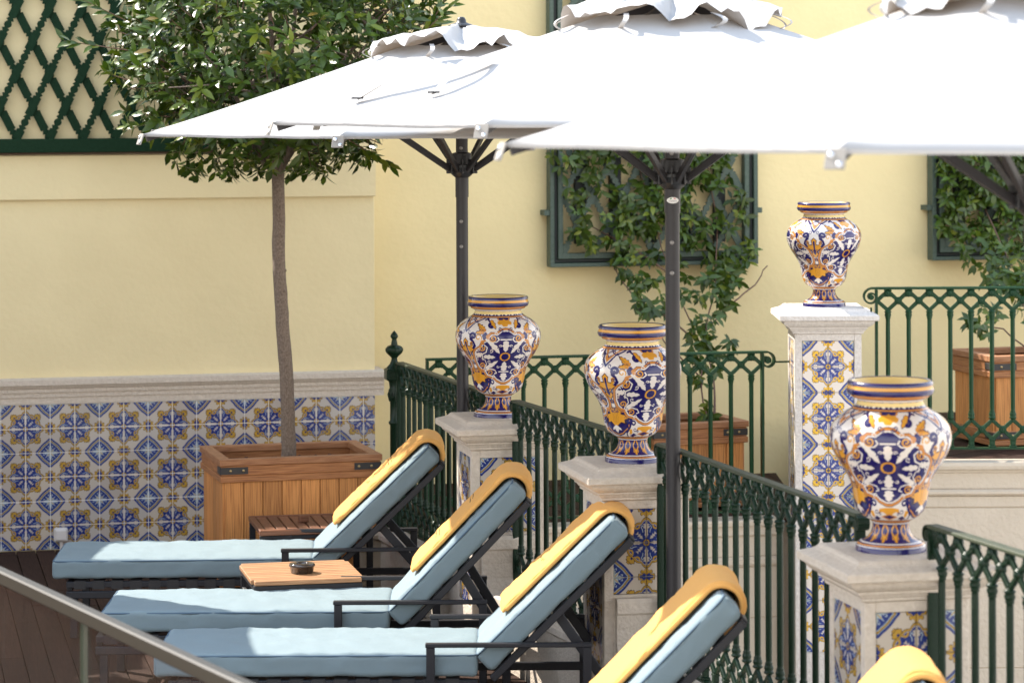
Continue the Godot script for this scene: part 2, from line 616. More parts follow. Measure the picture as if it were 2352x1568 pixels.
# ---- the majolica tile: a quarter flower medallion in one corner, a quarter lozenge in the opposite one
func paint_tile(pale := false) -> Image:
	var S := 320
	var white := Color(0.75, 0.715, 0.675)
	var blue := Color(0.165, 0.22, 0.48)
	var deep := Color(0.12, 0.16, 0.41)
	var yel := Color(0.71, 0.575, 0.25)
	var ink := Color(0.23, 0.17, 0.15)
	var sky := Color(0.66, 0.72, 0.76)
	if pale:
		blue = Color(0.19, 0.24, 0.53)
		deep = Color(0.17, 0.22, 0.52)
		yel = Color(0.93, 0.74, 0.20)
		white = Color(0.89, 0.85, 0.80)
	var p := Painter.new(S, S, white)
	var T := func(a: Array, org: Vector2, sx: float, sy: float, k: float, swap: bool) -> PackedVector2Array:
		var r := PackedVector2Array()
		for q in a:
			var v := Vector2(q[0], q[1]) * k
			if swap: v = Vector2(v.y, v.x)
			r.append(Vector2((org.x + sx * v.x) * S, (org.y + sy * v.y) * S))
		return r
	# medallion at (0,0)
	var med := [[0, 0], [0, 0.75], [0.07, 0.73], [0.13, 0.66], [0.165, 0.60], [0.22, 0.605], [0.30, 0.585], [0.36, 0.53], [0.41, 0.465], [0.465, 0.41], [0.53, 0.36], [0.585, 0.30], [0.605, 0.22], [0.60, 0.165], [0.66, 0.13], [0.73, 0.07], [0.75, 0]]
	var O := Vector2.ZERO
	# yellow crown on the diagonal, outside the medallion
	var crown := [[0.38, 0.44], [0.40, 0.52], [0.37, 0.60], [0.40, 0.68], [0.47, 0.66], [0.50, 0.70], [0.56, 0.66], [0.60, 0.69], [0.645, 0.645], [0.69, 0.60], [0.66, 0.56], [0.70, 0.50], [0.66, 0.47], [0.68, 0.40], [0.60, 0.37], [0.52, 0.40], [0.44, 0.38]]
	for q in crown:
		q[0] = 0.49 + (q[0] - 0.53) * 0.78
		q[1] = 0.49 + (q[1] - 0.53) * 0.78
	var big := []
	for q in crown: big.append([0.49 + (q[0] - 0.49) * 1.12, 0.49 + (q[1] - 0.49) * 1.12])
	p.poly(T.call(big, O, 1, 1, 1.0, false), ink)
	p.poly(T.call(crown, O, 1, 1, 1.0, false), yel)
	p.line(T.call([[0.46, 0.62], [0.52, 0.58], [0.54, 0.54], [0.58, 0.52], [0.62, 0.46]], O, 1, 1, 1.0, false), 0.016 * S, ink)
	p.poly(T.call([[0.45, 0.40], [0.50, 0.45], [0.45, 0.50], [0.40, 0.45]], O, 1, 1, 1.0, false), deep)
	for b in [[1.0, ink], [0.975, yel], [0.915, ink], [0.895, white], [0.865, blue]]:
		p.poly(T.call(med, O, 1, 1, b[0], false), b[1])
	for sw in [false, true]:
		# yellow hooks, white sprays
		p.line(T.call([[0.20, 0.50], [0.22, 0.44], [0.28, 0.41], [0.33, 0.43]], O, 1, 1, 1.0, sw), 0.05 * S, yel)
		p.line(T.call([[0.06, 0.46], [0.12, 0.50], [0.15, 0.44], [0.11, 0.38], [0.10, 0.30]], O, 1, 1, 1.0, sw), 0.022 * S, sky)
		p.poly(T.call([[0, 0.12], [0.025, 0.20], [0.05, 0.22], [0.03, 0.28], [0.045, 0.36], [0.02, 0.40], [0.09, 0.44], [0.05, 0.50], [0.10, 0.54], [0.03, 0.56], [0, 0.66]], O, 1, 1, 1.0, sw), white)
		p.line(T.call([[0.02, 0.58], [0.08, 0.60], [0.10, 0.56]], O, 1, 1, 1.0, sw), 0.02 * S, blue)
	p.poly(T.call([[0.10, 0.10], [0.13, 0.21], [0.17, 0.19], [0.18, 0.27], [0.23, 0.23], [0.25, 0.33], [0.28, 0.28], [0.33, 0.25], [0.23, 0.23], [0.27, 0.18], [0.19, 0.17], [0.21, 0.13]], O, 1, 1, 1.0, false), white)
	p.line(T.call([[0.30, 0.30], [0.39, 0.39]], O, 1, 1, 1.0, false), 0.05 * S, deep)
	p.disc(Vector2.ZERO, 0.095 * S, ink)
	p.disc(Vector2.ZERO, 0.085 * S, yel)
	p.disc(Vector2.ZERO, 0.045 * S, blue)
	# lozenge at (1,1)
	var lz := [[0, 0], [0, 0.60], [0.055, 0.595], [0.14, 0.51], [0.19, 0.47], [0.26, 0.42], [0.34, 0.345], [0.42, 0.26], [0.47, 0.19], [0.51, 0.14], [0.595, 0.055], [0.60, 0]]
	var C := Vector2.ONE
	p.poly(T.call(lz, C, -1, -1, 1.0, false), blue)
	for b in [[0.86, sky], [0.83, ink], [0.805, yel], [0.745, ink], [0.725, sky], [0.68, blue]]:
		p.poly(T.call(lz, C, -1, -1, b[0], false), b[1])
	for sw in [false, true]:
		p.poly(T.call([[0, 0], [0.05, 0.09], [0.03, 0.14], [0.06, 0.18], [0.02, 0.22], [0, 0.34]], C, -1, -1, 1.0, sw), sky)
		p.line(T.call([[0.03, 0.25], [0.08, 0.27], [0.08, 0.22]], C, -1, -1, 1.0, sw), 0.022 * S, sky)
	p.poly(T.call([[0, 0], [0.06, 0.14], [0.10, 0.13], [0.19, 0.20], [0.20, 0.19], [0.13, 0.10], [0.14, 0.06]], C, -1, -1, 1.0, false), sky)
	p.line(T.call([[0.03, 0.03], [0.12, 0.12]], C, -1, -1, 1.0, false), 0.025 * S, yel)
	# cartouches at (1,0) and (0,1)
	for sw in [false, true]:
		var cc := Vector2(0, 1) if sw else Vector2(1, 0)
		var sx := 1.0 if sw else -1.0
		var sy := -1.0 if sw else 1.0
		# along = towards the medallion
		var fan := [[0.25, 0], [0.245, 0.03], [0.19, 0.05], [0.17, 0.09], [0.20, 0.14], [0.17, 0.19], [0.11, 0.19], [0.10, 0.14], [0.12, 0.10], [0.09, 0.05], [0.05, 0]]
		for q in fan:
			q[1] *= 0.85
		p.poly(T.call([[0, 0], [0.13, 0], [0.12, 0.10], [0.08, 0.14], [0.09, 0.24], [0, 0.26]], cc, sx, sy, 1.0, sw), ink)
		p.poly(T.call([[0, 0], [0.12, 0], [0.11, 0.09], [0.07, 0.14], [0.08, 0.225], [0, 0.245]], cc, sx, sy, 1.0, sw), yel)
		p.poly(T.call([[0, 0], [0.13, 0], [0.09, 0.09], [0.035, 0.14], [0.04, 0.195], [0, 0.20]], cc, sx, sy, 1.0, sw), blue)
		var fb := []
		for q in fan: fb.append([0.15 + (q[0] - 0.15) * 1.12, q[1] * 1.1])
		p.poly(T.call(fb, cc, sx, sy, 1.0, sw), ink)
		p.poly(T.call(fan, cc, sx, sy, 1.0, sw), yel)
	# flecks of thinner cobalt left by the brush
	var ns := FastNoiseLite.new()
	ns.seed = 5
	ns.frequency = 0.06
	for y in S:
		for x in S:
			var q := p.im.get_pixel(x, y)
			if q.b > q.r * 1.7 and ns.get_noise_2d(x, y * 1.6) > 0.28:
				p.im.set_pixel(x, y, Color(0.27, 0.34, 0.58))
	return p.im

# ---- the painted vase: heights in tenths of a per mille of its height, one third of the girth
const VP := [[335, 66], [350, 61], [365, 60], [378, 80], [370, 105], [382, 130], [384, 150], [372, 178], [342, 192], [338, 205], [300, 218], [286, 236], [288, 256], [310, 284], [350, 312], [410, 345], [470, 392], [512, 450], [531, 510], [535, 560], [526, 620], [500, 690], [460, 765], [418, 825], [382, 885], [352, 950], [334, 1020], [325, 1085], [314, 1140], [290, 1200], [250, 1245], [205, 1272], [172, 1288], [160, 1315], [161, 1350], [176, 1400], [205, 1435], [255, 1462], [288, 1478], [296, 1490], [306, 1510], [310, 1550]]
func vase_r(y: float) -> float:
	for i in VP.size() - 1:
		if y <= VP[i + 1][1]:
			return lerpf(VP[i][0], VP[i + 1][0], clampf((y - VP[i][1]) / float(VP[i + 1][1] - VP[i][1]), 0, 1))
	return 310.0

func paint_vase() -> Image:
	var W := 720
	var H := 1024
	var white := Color(0.845, 0.81, 0.775)
	var blue := Color(0.10, 0.08, 0.33)
	var yel := Color(0.815, 0.57, 0.17)
	var org := Color(0.76, 0.50, 0.235)
	var ink := Color(0.17, 0.11, 0.22)
	# flat pigments on white glaze; the numbers below only place the outlines of the ornaments
	var p := Painter.new(W, H, white)
	var Y := func(y: float) -> float: return (y - 60.0) / 1490.0 * H
	var at := func(dx: float, y: float) -> Vector2: return Vector2(W * 0.5 + dx * 1.07 / vase_r(y) * W / (TAU / 3.0), Y.call(y))
	# everything is drawn with its mirror image, and again one repeat to either side
	var put := func(a: Array, col: Color, cx := 0.0, w := 0.0, both := true):
		for mir in ([1.0, -1.0] if both else [1.0]):
			for off in [-W, 0, W]:
				var q := PackedVector2Array()
				for k in a:
					var v: Vector2 = at.call(k[0] * mir, k[1])
					v.x += off + cx * mir * W
					q.append(v)
				if w > 0.0: p.line(q, w, col)
				else: p.poly(q, col)
	var hook := func(cx: float, cy: float, r: float, a0: float, turns: float) -> Array:
		var o := []
		for i in 15:
			var t := i / 14.0
			var a := a0 + TAU * turns * t
			o.append([cx + cos(a) * r * (1.0 - 0.75 * t), cy + sin(a) * r * (1.0 - 0.75 * t)])
		return o
	var frond := func(bx: float, by: float, tx: float, ty: float, w: float, lobes := 3) -> Array:
		var d := Vector2(tx - bx, ty - by)
		var L := d.length()
		d = d / L
		var s := d.orthogonal()
		var o := []
		var n := lobes * 6
		for side in [1.0, -1.0]:
			var row := []
			for i in n + 1:
				var t := float(i) / n
				var ph := fposmod(lobes * t, 1.0)
				var ww := w * (0.22 + 0.78 * sin(PI * pow(t, 0.7))) * (0.64 + 0.42 * (1.0 - absf(ph * 2.0 - 0.7)))
				if i == n: ww = 0.0
				var q: Vector2 = Vector2(bx, by) + d * L * t + s * ww * side
				row.append([q.x, q.y])
			if side < 0.0: row.reverse()
			o += row
		return o
	# medallion
	var cy := 778.0
	var half := [[0, -363], [-55, -352], [-110, -308], [-175, -312], [-222, -275], [-222, -232], [-290, -200], [-320, -140], [-385, -98], [-408, -55], [-400, 0], [-375, 80], [-335, 145], [-285, 185], [-240, 188], [-232, 220], [-205, 262], [-112, 288], [-80, 322], [-25, 352], [0, 354]]
	var full := []
	for q in half: full.append([q[0], cy + q[1]])
	for i in range(half.size() - 2, 0, -1): full.append([-half[i][0], cy + half[i][1]])
	var sc := func(k: float) -> Array:
		var o := []
		for q in full: o.append([q[0] * k, cy + (q[1] - cy) * k])
		return o
	# between the medallions: lozenge at the shoulder, cross, mask, foot shield
	var e := 0.5
	for b in [[1.0, blue], [0.84, white], [0.76, org], [0.56, blue]]:
		var k: float = b[0]
		put.call([[-150 * k, 270], [-135 * k, 270 + 50 * k], [-75 * k, 270 + 95 * k], [-50 * k, 270 + 150 * k], [0, 270 + 215 * k], [50 * k, 270 + 150 * k], [75 * k, 270 + 95 * k], [135 * k, 270 + 50 * k], [150 * k, 270]], b[1], e, 0.0, false)
	put.call(frond.call(0, 360, -70, 285, 20, 2), white, e)
	put.call(frond.call(0, 375, 0, 290, 16, 2), white, e, 0.0, false)
	# cross ornament
	put.call([[0, 545], [42, 585], [30, 640], [75, 650], [110, 690], [70, 720], [40, 745], [48, 790], [0, 850], [-48, 790], [-40, 745], [-70, 720], [-110, 690], [-75, 650], [-30, 640], [-42, 585]], ink, e, 0.0, false)
	put.call([[0, 556], [34, 588], [22, 650], [70, 658], [98, 690], [62, 712], [30, 742], [38, 790], [0, 838], [-38, 790], [-30, 742], [-62, 712], [-98, 690], [-70, 658], [-22, 650], [-34, 588]], yel, e, 0.0, false)
	put.call([[0, 590], [14, 605], [10, 700], [18, 770], [0, 800], [-18, 770], [-10, 700], [-14, 605]], blue, e, 0.0, false)
	put.call([[28, 838], [50, 828], [60, 850], [40, 868]], blue, e)
	put.call([[0, 835], [14, 860], [0, 890], [-14, 860]], yel, e, 0.0, false)
	# blue ground and yellow mask low on the body
	put.call([[-175, 905], [-90, 960], [0, 930], [90, 960], [175, 905], [185, 1080], [150, 1160], [60, 1235], [0, 1255], [-60, 1235], [-150, 1160], [-185, 1080]], blue, e, 0.0, false)
	put.call([[-150, 1075], [-135, 1150], [-55, 1218], [0, 1238], [55, 1218], [135, 1150], [150, 1075]], org, e, 9.0, false)
	put.call([[-40, 915], [-90, 940], [-80, 1000], [-140, 1010], [-165, 1050], [-120, 1075], [-125, 1125], [-70, 1110], [-40, 1130], [0, 1170], [40, 1130], [70, 1110], [125, 1125], [120, 1075], [165, 1050], [140, 1010], [80, 1000], [90, 940], [40, 915], [0, 935]], ink, e, 0.0, false)
	put.call([[-36, 924], [-74, 945], [-62, 1006], [-120, 1022], [-138, 1048], [-98, 1066], [-100, 1102], [-60, 1092], [-36, 1114], [0, 1150], [36, 1114], [60, 1092], [100, 1102], [98, 1066], [138, 1048], [120, 1022], [62, 1006], [74, 945], [36, 924], [0, 945]], yel, e, 0.0, false)
	for gx in [-24, -8, 8, 24]: put.call([[gx, 965], [gx * 1.2, 1040], [gx, 1105]], ink, e, 2.2, false)
	put.call(hook.call(62, 965, 26, 0, 1.0), org, e, 4.0)
	put.call(hook.call(118, 1048, 24, 0, -1.0), ink, e, 2.5)
	put.call(frond.call(0, 1130, 0, 1215, 26, 2), white, e, 0.0, false)
	put.call(frond.call(0, 1140, 55, 1185, 16, 2), white, e)
	# fans above and below the medallion
	put.call([[-85, 275], [-70, 330], [-30, 340], [30, 340], [70, 330], [85, 275]], org, 0.0, 0.0, false)
	put.call([[-65, 275], [-55, 330], [55, 330], [65, 275]], blue, 0.0, 0.0, false)
	put.call([[0, 318], [22, 335], [50, 330], [85, 355], [75, 385], [40, 380], [22, 405], [-22, 405], [-40, 380], [-75, 385], [-85, 355], [-50, 330], [-22, 335]], yel, 0.0, 0.0, false)
	put.call([[-30, 1140], [-80, 1150], [-85, 1185], [-50, 1180], [-20, 1205], [0, 1215], [20, 1205], [50, 1180], [85, 1185], [80, 1150], [30, 1140]], yel, 0.0, 0.0, false)
	put.call([[-70, 1225], [0, 1195], [70, 1225], [0, 1258]], org, 0.0, 0.0, false)
	put.call([[-48, 1226], [0, 1206], [48, 1226], [0, 1246]], blue, 0.0, 0.0, false)
	# blue scrolls and yellow fronds round the medallion
	put.call(hook.call(-165, 385, 40, -1.2, 1.1), blue, 0.0, 20.0)
	put.call([[-215, 330], [-180, 320], [-165, 350], [-150, 400]], blue, 0.0, 12.0)
	put.call(frond.call(-150, 330, -112, 436, 30), ink)
	put.call(frond.call(-150, 332, -114, 428, 24), yel)
	put.call(frond.call(-240, 465, -326, 368, 44, 4), ink)
	put.call(frond.call(-240, 462, -318, 376, 36, 4), yel)
	put.call(frond.call(-255, 470, -370, 480, 34, 3), ink)
	put.call(frond.call(-255, 470, -362, 480, 23, 3), yel)
	put.call([[-245, 462], [-315, 385]], ink, 0.0, 2.2)
	put.call(hook.call(-262, 455, 40, 0.5, 1.2), org, 0.0, 9.0)
	put.call(hook.call(-330, 540, 42, 0.5, -1.1), yel, 0.0, 8.0)
	put.call(hook.call(-335, 535, 52, 0.2, -0.7), ink, 0.0, 2.5)
	put.call([[-240, 470], [-200, 500], [-215, 560], [-270, 560], [-285, 510]], blue)
	put.call(hook.call(-400, 520, 48, 2.0, 1.1), blue, 0.0, 22.0)
	put.call([[-440, 560], [-400, 590], [-372, 640], [-395, 670]], blue, 0.0, 20.0)
	put.call(frond.call(-430, 590, -420, 670, 26, 2), yel)
	put.call([[-165, 1090], [-190, 1130], [-160, 1170], [-175, 1215], [-150, 1250]], blue, 0.0, 16.0)
	put.call(hook.call(-128, 1105, 34, 3.0, 1.0), blue, 0.0, 13.0)
	put.call(frond.call(-150, 1170, -125, 1235, 18, 2), yel)
	put.call([[-105, 1215], [-130, 1250], [-90, 1262], [-70, 1240]], blue)
	for b in [[1.0, ink], [0.985, org], [0.925, ink], [0.912, white], [0.875, blue]]:
		put.call(sc.call(b[0]), b[1], 0.0, 0.0, false)
	# fine blue scrolls and dots that fill the white ground
	for sc2 in [[-60, 430, 20, 0.3, 1.0], [-200, 300, 18, 2.0, -1.0], [-350, 330, 20, 0.5, 1.0], [-455, 470, 22, 1.0, 1.0], [-440, 735, 22, 2.5, -1.0], [-395, 855, 18, 0.0, 1.0], [-330, 960, 20, 1.5, -1.0], [-100, 1175, 18, 0.0, 1.0], [-235, 1130, 22, 2.0, 1.0], [-420, 620, 16, 2.0, 1.0]]:
		put.call(hook.call(sc2[0], sc2[1], sc2[2] * 1.3, sc2[3], sc2[4]), blue, 0.0, 6.0)
		put.call(hook.call(sc2[0] + 26, sc2[1] + 20, sc2[2] * 0.7, sc2[3] + 2.0, -sc2[4]), blue, 0.0, 4.5)
	# knots where the lobes meet
	put.call(hook.call(-205, 520, 30, 1.0, 1.1), org, 0.0, 9.0)
	put.call(hook.call(-275, 600, 28, -1.0, -1.1), org, 0.0, 9.0)
	put.call(hook.call(-250, 955, 26, 0.0, 1.0), org, 0.0, 9.0)
	# inside: arcs, yellow hooks, white fronds
	put.call([[-205, 560], [-170, 590], [-110, 590], [-80, 560], [-95, 535]], white, 0.0, 9.0)
	put.call(hook.call(-150, 545, 42, 2.6, -1.2), yel, 0.0, 9.0)
	put.call([[-255, 625], [-215, 660], [-225, 720], [-270, 745], [-290, 730]], white, 0.0, 9.0)
	put.call(hook.call(-280, 670, 38, -0.6, 1.2), yel, 0.0, 9.0)
	put.call([[-270, 800], [-230, 820], [-205, 870], [-235, 940]], white, 0.0, 8.0)
	put.call(hook.call(-260, 890, 36, 0.8, -1.2), yel, 0.0, 9.0)
	put.call([[-220, 965], [-160, 930], [-100, 950], [-80, 985], [-105, 995]], white, 0.0, 8.0)
	put.call(hook.call(-160, 985, 38, -2.4, 1.2), yel, 0.0, 9.0)
	put.call(frond.call(0, 460, 0, 445, 46), white, 0.0, 0.0, false)
	put.call([[-60, 560], [60, 560]], white, 0.0, 11.0, false)
	put.call(frond.call(0, 575, 0, 715, 44), white, 0.0, 0.0, false)
	put.call(frond.call(-185, 590, -65, 735, 33), white)
	put.call([[-230, 560], [-170, 620]], white, 0.0, 18.0)
	put.call(frond.call(-250, 775, -110, 785, 31), white)
	put.call(frond.call(-275, 765, -375, 745, 33), white)
	put.call([[-268, 745], [-255, 820]], white, 0.0, 9.0)
	put.call(frond.call(-215, 935, -75, 830, 29), white)
	put.call(frond.call(0, 960, 0, 838, 42), white, 0.0, 0.0, false)
	put.call([[-55, 970], [55, 970]], white, 0.0, 10.0, false)
	put.call(frond.call(0, 985, 0, 1085, 44), white, 0.0, 0.0, false)
	for sc3 in [[-105, 655, 22, 0.5, 1.0], [-165, 700, 20, 2.0, -1.0], [-175, 840, 20, 1.0, 1.0], [-120, 880, 20, -1.0, -1.0], [-70, 905, 15, 0.0, 1.0], [-60, 640, 15, 3.0, 1.0], [-330, 700, 18, 0.0, -1.0], [-330, 800, 18, 1.0, 1.0], [-110, 1030, 18, 2.0, 1.0], [-115, 490, 18, 0.0, -1.0]]:
		put.call(hook.call(sc3[0], sc3[1], sc3[2] * 1.2, sc3[3], sc3[4] * 0.9), white, 0.0, 6.0)
	put.call([[-62, 778], [-55, 745], [-30, 728], [0, 722], [30, 728], [55, 745], [62, 778], [55, 806], [30, 826], [0, 832], [-30, 826], [-55, 806]], yel, 0.0, 0.0, false)
	put.call([[-46, 778], [-32, 745], [0, 736], [32, 745], [46, 778], [32, 810], [0, 820], [-32, 810]], blue, 0.0, 0.0, false)
	# bands
	var band := func(y0: float, y1: float, c: Color):
		p.im.fill_rect(Rect2i(0, floori(Y.call(y0)), W, maxi(1, ceili(Y.call(y1)) - floori(Y.call(y0)))), c)
	band.call(60, 92, blue)
	band.call(92, 98, ink)
	band.call(98, 128, yel)
	band.call(128, 133, ink)
	band.call(133, 172, blue)
	band.call(172, 178, ink)
	band.call(178, 205, org)
	band.call(205, 212, ink)
	band.call(212, 232, white)
	band.call(232, 286, blue)
	band.call(286, 292, ink)
	band.call(292, 304, org)
	band.call(304, 308, ink)
	for k in 7:
		var x0 := W * k / 7.0
		var w7 := W / 7.0
		p.poly(PackedVector2Array([Vector2(x0, Y.call(233)), Vector2(x0 + w7 * 0.5, Y.call(233)), Vector2(x0 + w7 * 0.25, Y.call(250))]), org)
		var arch := PackedVector2Array()
		for i in 9: arch.append(Vector2(x0 + w7 * (0.1 + 0.8 * i / 8.0), Y.call(262 - 20 * sin(PI * i / 8.0))))
		p.line(arch, 6, white)
		p.poly(PackedVector2Array([Vector2(x0 + w7 * 0.93, Y.call(252)), Vector2(x0 + w7 * 1.2, Y.call(276)), Vector2(x0 + w7 * 1.0, Y.call(283)), Vector2(x0 + w7 * 0.8, Y.call(276))]), white)
		p.disc(Vector2(x0 + w7 * 0.5, Y.call(275)), 6, white)
	band.call(1262, 1268, ink)
	band.call(1268, 1290, org)
	band.call(1290, 1296, ink)
	band.call(1296, 1306, white)
	band.call(1306, 1462, blue)
	band.call(1462, 1470, white)
	band.call(1470, 1476, blue)
	band.call(1476, 1490, org)
	band.call(1490, 1496, ink)
	band.call(1496, 1503, white)
	band.call(1503, 1550, blue)
	for k in 4:
		var xc := W * (k + 0.5) / 4.0
		for s in [-1.0, 1.0]:
			var q := PackedVector2Array()
			for i in 9:
				var t := i / 8.0
				q.append(Vector2(xc + s * W * (0.025 + 0.05 * sin(PI * t)), Y.call(1318 + 95 * t)))
			p.line(q, 16, yel)
			p.disc(Vector2(xc + s * W * 0.05, Y.call(1415)), 15, yel)
			p.disc(Vector2(xc + s * W * 0.05, Y.call(1415)), 6, blue)
		p.poly(PackedVector2Array([Vector2(xc, Y.call(1380)), Vector2(xc + W * 0.03, Y.call(1445)), Vector2(xc, Y.call(1458)), Vector2(xc - W * 0.03, Y.call(1445))]), yel)
	return p.im

# ------------------------------------------------------------------ ground, walls, platforms
func build_ground():
	var m := MB.new()
	m.quad(Vector3(-150, -1.3, -150), Vector3(150, -1.3, -150), Vector3(150, -1.3, 150), Vector3(-150, -1.3, 150), Vector3(0, -9, 0))
	struct("ground", m.done(), M.paving)

func tile_mesh(w: float, h: float, mr: bool, mb: bool, fx0 := 0.0, fx1 := 1.0, fy0 := 0.0, fy1 := 1.0) -> ArrayMesh:
	var key := "t%.3f,%.3f,%s,%s,%.2f,%.2f,%.2f,%.2f" % [w, h, mr, mb, fx0, fx1, fy0, fy1]
	if cache.has(key): return cache[key]
	var st := SurfaceTool.new()
	st.begin(Mesh.PRIMITIVE_TRIANGLES)
	st.set_smooth_group(-1)
	var e := 0.0022
	var pt := func(x: float, y: float, z: float):
		var fx := lerpf(fx0, fx1, clampf(x / w + 0.5, 0, 1))
		var fy := lerpf(fy0, fy1, clampf(0.5 - y / h, 0, 1))
		st.set_uv(Vector2(1.0 - fx if mr else fx, 1.0 - fy if mb else fy))
		st.add_vertex(Vector3(x, y, z))
	var inn := [Vector2(-w / 2 + e, h / 2 - e), Vector2(w / 2 - e, h / 2 - e), Vector2(w / 2 - e, -h / 2 + e), Vector2(-w / 2 + e, -h / 2 + e)]
	var out := [Vector2(-w / 2, h / 2), Vector2(w / 2, h / 2), Vector2(w / 2, -h / 2), Vector2(-w / 2, -h / 2)]
	for k in [0, 1, 2, 0, 2, 3]: pt.call(inn[k].x, inn[k].y, 0.010)
	for i in 4:
		var j := (i + 1) % 4
		var q := [[out[i], 0.0075], [out[j], 0.0075], [inn[j], 0.010], [inn[i], 0.010]]
		for k in [0, 1, 2, 0, 2, 3]: pt.call(q[k][0].x, q[k][0].y, q[k][1])
		var s := [[out[i], 0.0], [out[j], 0.0], [out[j], 0.0075], [out[i], 0.0075]]
		for k in [0, 1, 2, 0, 2, 3]: pt.call(s[k][0].x, s[k][0].y, s[k][1])
	st.generate_normals()
	cache[key] = st.commit()
	return cache[key]

func profile_x(pr: Array, x0: float, x1: float) -> ArrayMesh:
	# a moulding: profile (z, y) run along x
	var poly := PackedVector2Array()
	for q in pr: poly.append(Vector2(q[0], q[1]))
	var xf := Transform3D(Basis(Vector3(0, 0, 1), Vector3(0, 1, 0), Vector3(1, 0, 0)), Vector3.ZERO)
	return MB.new().prism(poly, x0, x1, xf).done()

func build_walls():
	# the wall with the tiled dado behind the tree
	var w := thing("tiled_wall", "yellow rendered wall with a blue and yellow tiled dado behind the potted tree", "wall", P(-0.871, 0, 18.36), GRID)
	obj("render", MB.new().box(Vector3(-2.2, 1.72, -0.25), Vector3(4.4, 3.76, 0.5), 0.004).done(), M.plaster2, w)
	obj("grout", MB.new().box(Vector3(-2.2, 0.4475, 0.0060), Vector3(4.396, 0.893, 0.0150)).done(), M.grout, w)
	for r in 6:
		for k in range(-1, 19):
			var mr := (k % 2) == 0
			var mb := (r % 2) == 0
			var y := 0.8935 - 0.149 * (r + 0.5)
			var tm: Material = M.tiles[(k * 7 + r * 5 + (k * r) % 3 + 20) % 4]
			var o: MeshInstance3D
			if k < 0:
				o = obj("tile", tile_mesh(0.0705, 0.1452, false, mb, 0.0, 0.49), tm, w)
				o.position = Vector3(-0.0375, y, 0.006)
			else:
				o = obj("tile", tile_mesh(0.1460, 0.1452, mr, mb), tm, w)
				o.position = Vector3(-0.075 - 0.15 * (k + 0.5), y, 0.006 + 0.0008 * ((k * 3 + r * 5) % 3))
	var dado := [[-0.22, 0.896], [0.020, 0.896], [0.020, 0.936], [0.028, 0.938], [0.028, 0.966], [0.038, 0.968], [0.038, 0.990], [0.046, 0.994], [0.056, 1.010], [0.062, 1.014], [0.062, 1.046], [-0.001, 1.056], [-0.22, 1.056]]
	obj("dado_moulding", profile_x(dado, -4.4, 0.055), M.stone, w)
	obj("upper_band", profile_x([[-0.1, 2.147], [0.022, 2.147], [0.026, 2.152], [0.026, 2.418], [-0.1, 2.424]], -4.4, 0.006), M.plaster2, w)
	# the courtyard wall behind the vases
	var b := thing("courtyard_wall", "tall plain yellow wall behind the vases and climbing plants", "wall", P(-0.95, 0, 18.60), GRID + 0.012)
	obj("render", MB.new().box(Vector3(3.4, 1.17, -0.2), Vector3(7.2, 4.86, 0.4), 0.004).done(), M.plaster, b)

func planks(parent: Node, poly: Array, y: float, ang: float, wid: float, thick: float, mats: Array, cuts: float):
	# boards laid side by side, clipped to the outline (X, distance)
	var x := Vector2(sin(ang), -cos(ang))     # along the boards, towards the camera (X, distance)
	var s := Vector2(cos(ang), sin(ang))      # across
	var loc := PackedVector2Array()
	for q in poly: loc.append(Vector2(Vector2(q[0], q[1]).dot(x), Vector2(q[0], q[1]).dot(s)))
	var lo := Vector2(1e9, 1e9)
	var hi := -lo
	for q in loc:
		lo = lo.min(q)
		hi = hi.max(q)
	var nd := Basis(Vector3(x.x, 0, -x.y), Vector3.UP, Vector3(s.x, 0, -s.y) * -1.0)
	nd.z = nd.x.cross(nd.y)
	var flip := 1.0 if nd.z.dot(Vector3(s.x, 0, -s.y)) > 0.0 else -1.0
	var up := Transform3D(Basis(Vector3(1, 0, 0), Vector3(0, 0, flip), Vector3(0, 1, 0)), Vector3.ZERO)
	var i := 0
	var c := lo.y
	while c < hi.y:
		var a := lo.x - rng.randf() * cuts
		while a < hi.x:
			var bnd := PackedVector2Array([Vector2(a + 0.002, c), Vector2(a + cuts - 0.002, c), Vector2(a + cuts - 0.002, c + wid - 0.006), Vector2(a + 0.002, c + wid - 0.006)])
			for q in Geometry2D.intersect_polygons(bnd, loc):
				var mid := Vector2()
				for v in q: mid += v
				mid /= q.size()
				var rel := PackedVector2Array()
				for v in q: rel.append(v - mid)
				var m := MB.new().prism(rel, -thick, 0.0, up).done()
				var o := obj("plank", m, mats[(i * 7 + int(a * 3.0)) % mats.size()], parent)
				o.transform = Transform3D(nd, Vector3(x.x * mid.x + s.x * mid.y, y - rng.randf() * 0.0012, -(x.y * mid.x + s.y * mid.y)))
			a += cuts
		c += wid
		i += 1

const RAILS := [[-0.645, 16.62, -0.150, 15.02, 0.338], [0.013, 14.58, 0.466, 13.26, 0.338], [0.648, 12.80, 1.270, 10.66, 0.338], [1.470, 10.24, 2.108, 8.34, 0.362]]

func rail_x(d: float) -> float:
	return -0.74 + 0.325 * (16.8 - d)

func slab(called: String, poly: Array, y0: float, y1: float, m: Material, parent: Node) -> MeshInstance3D:
	var p := PackedVector2Array()
	for q in poly: p.append(Vector2(q[0], -q[1]))
	return obj(called, MB.new().prism(p, y0, y1, Transform3D(Basis(Vector3(1, 0, 0), Vector3(0, 0, 1), Vector3(0, 1, 0)), Vector3.ZERO)).done(), m, parent)

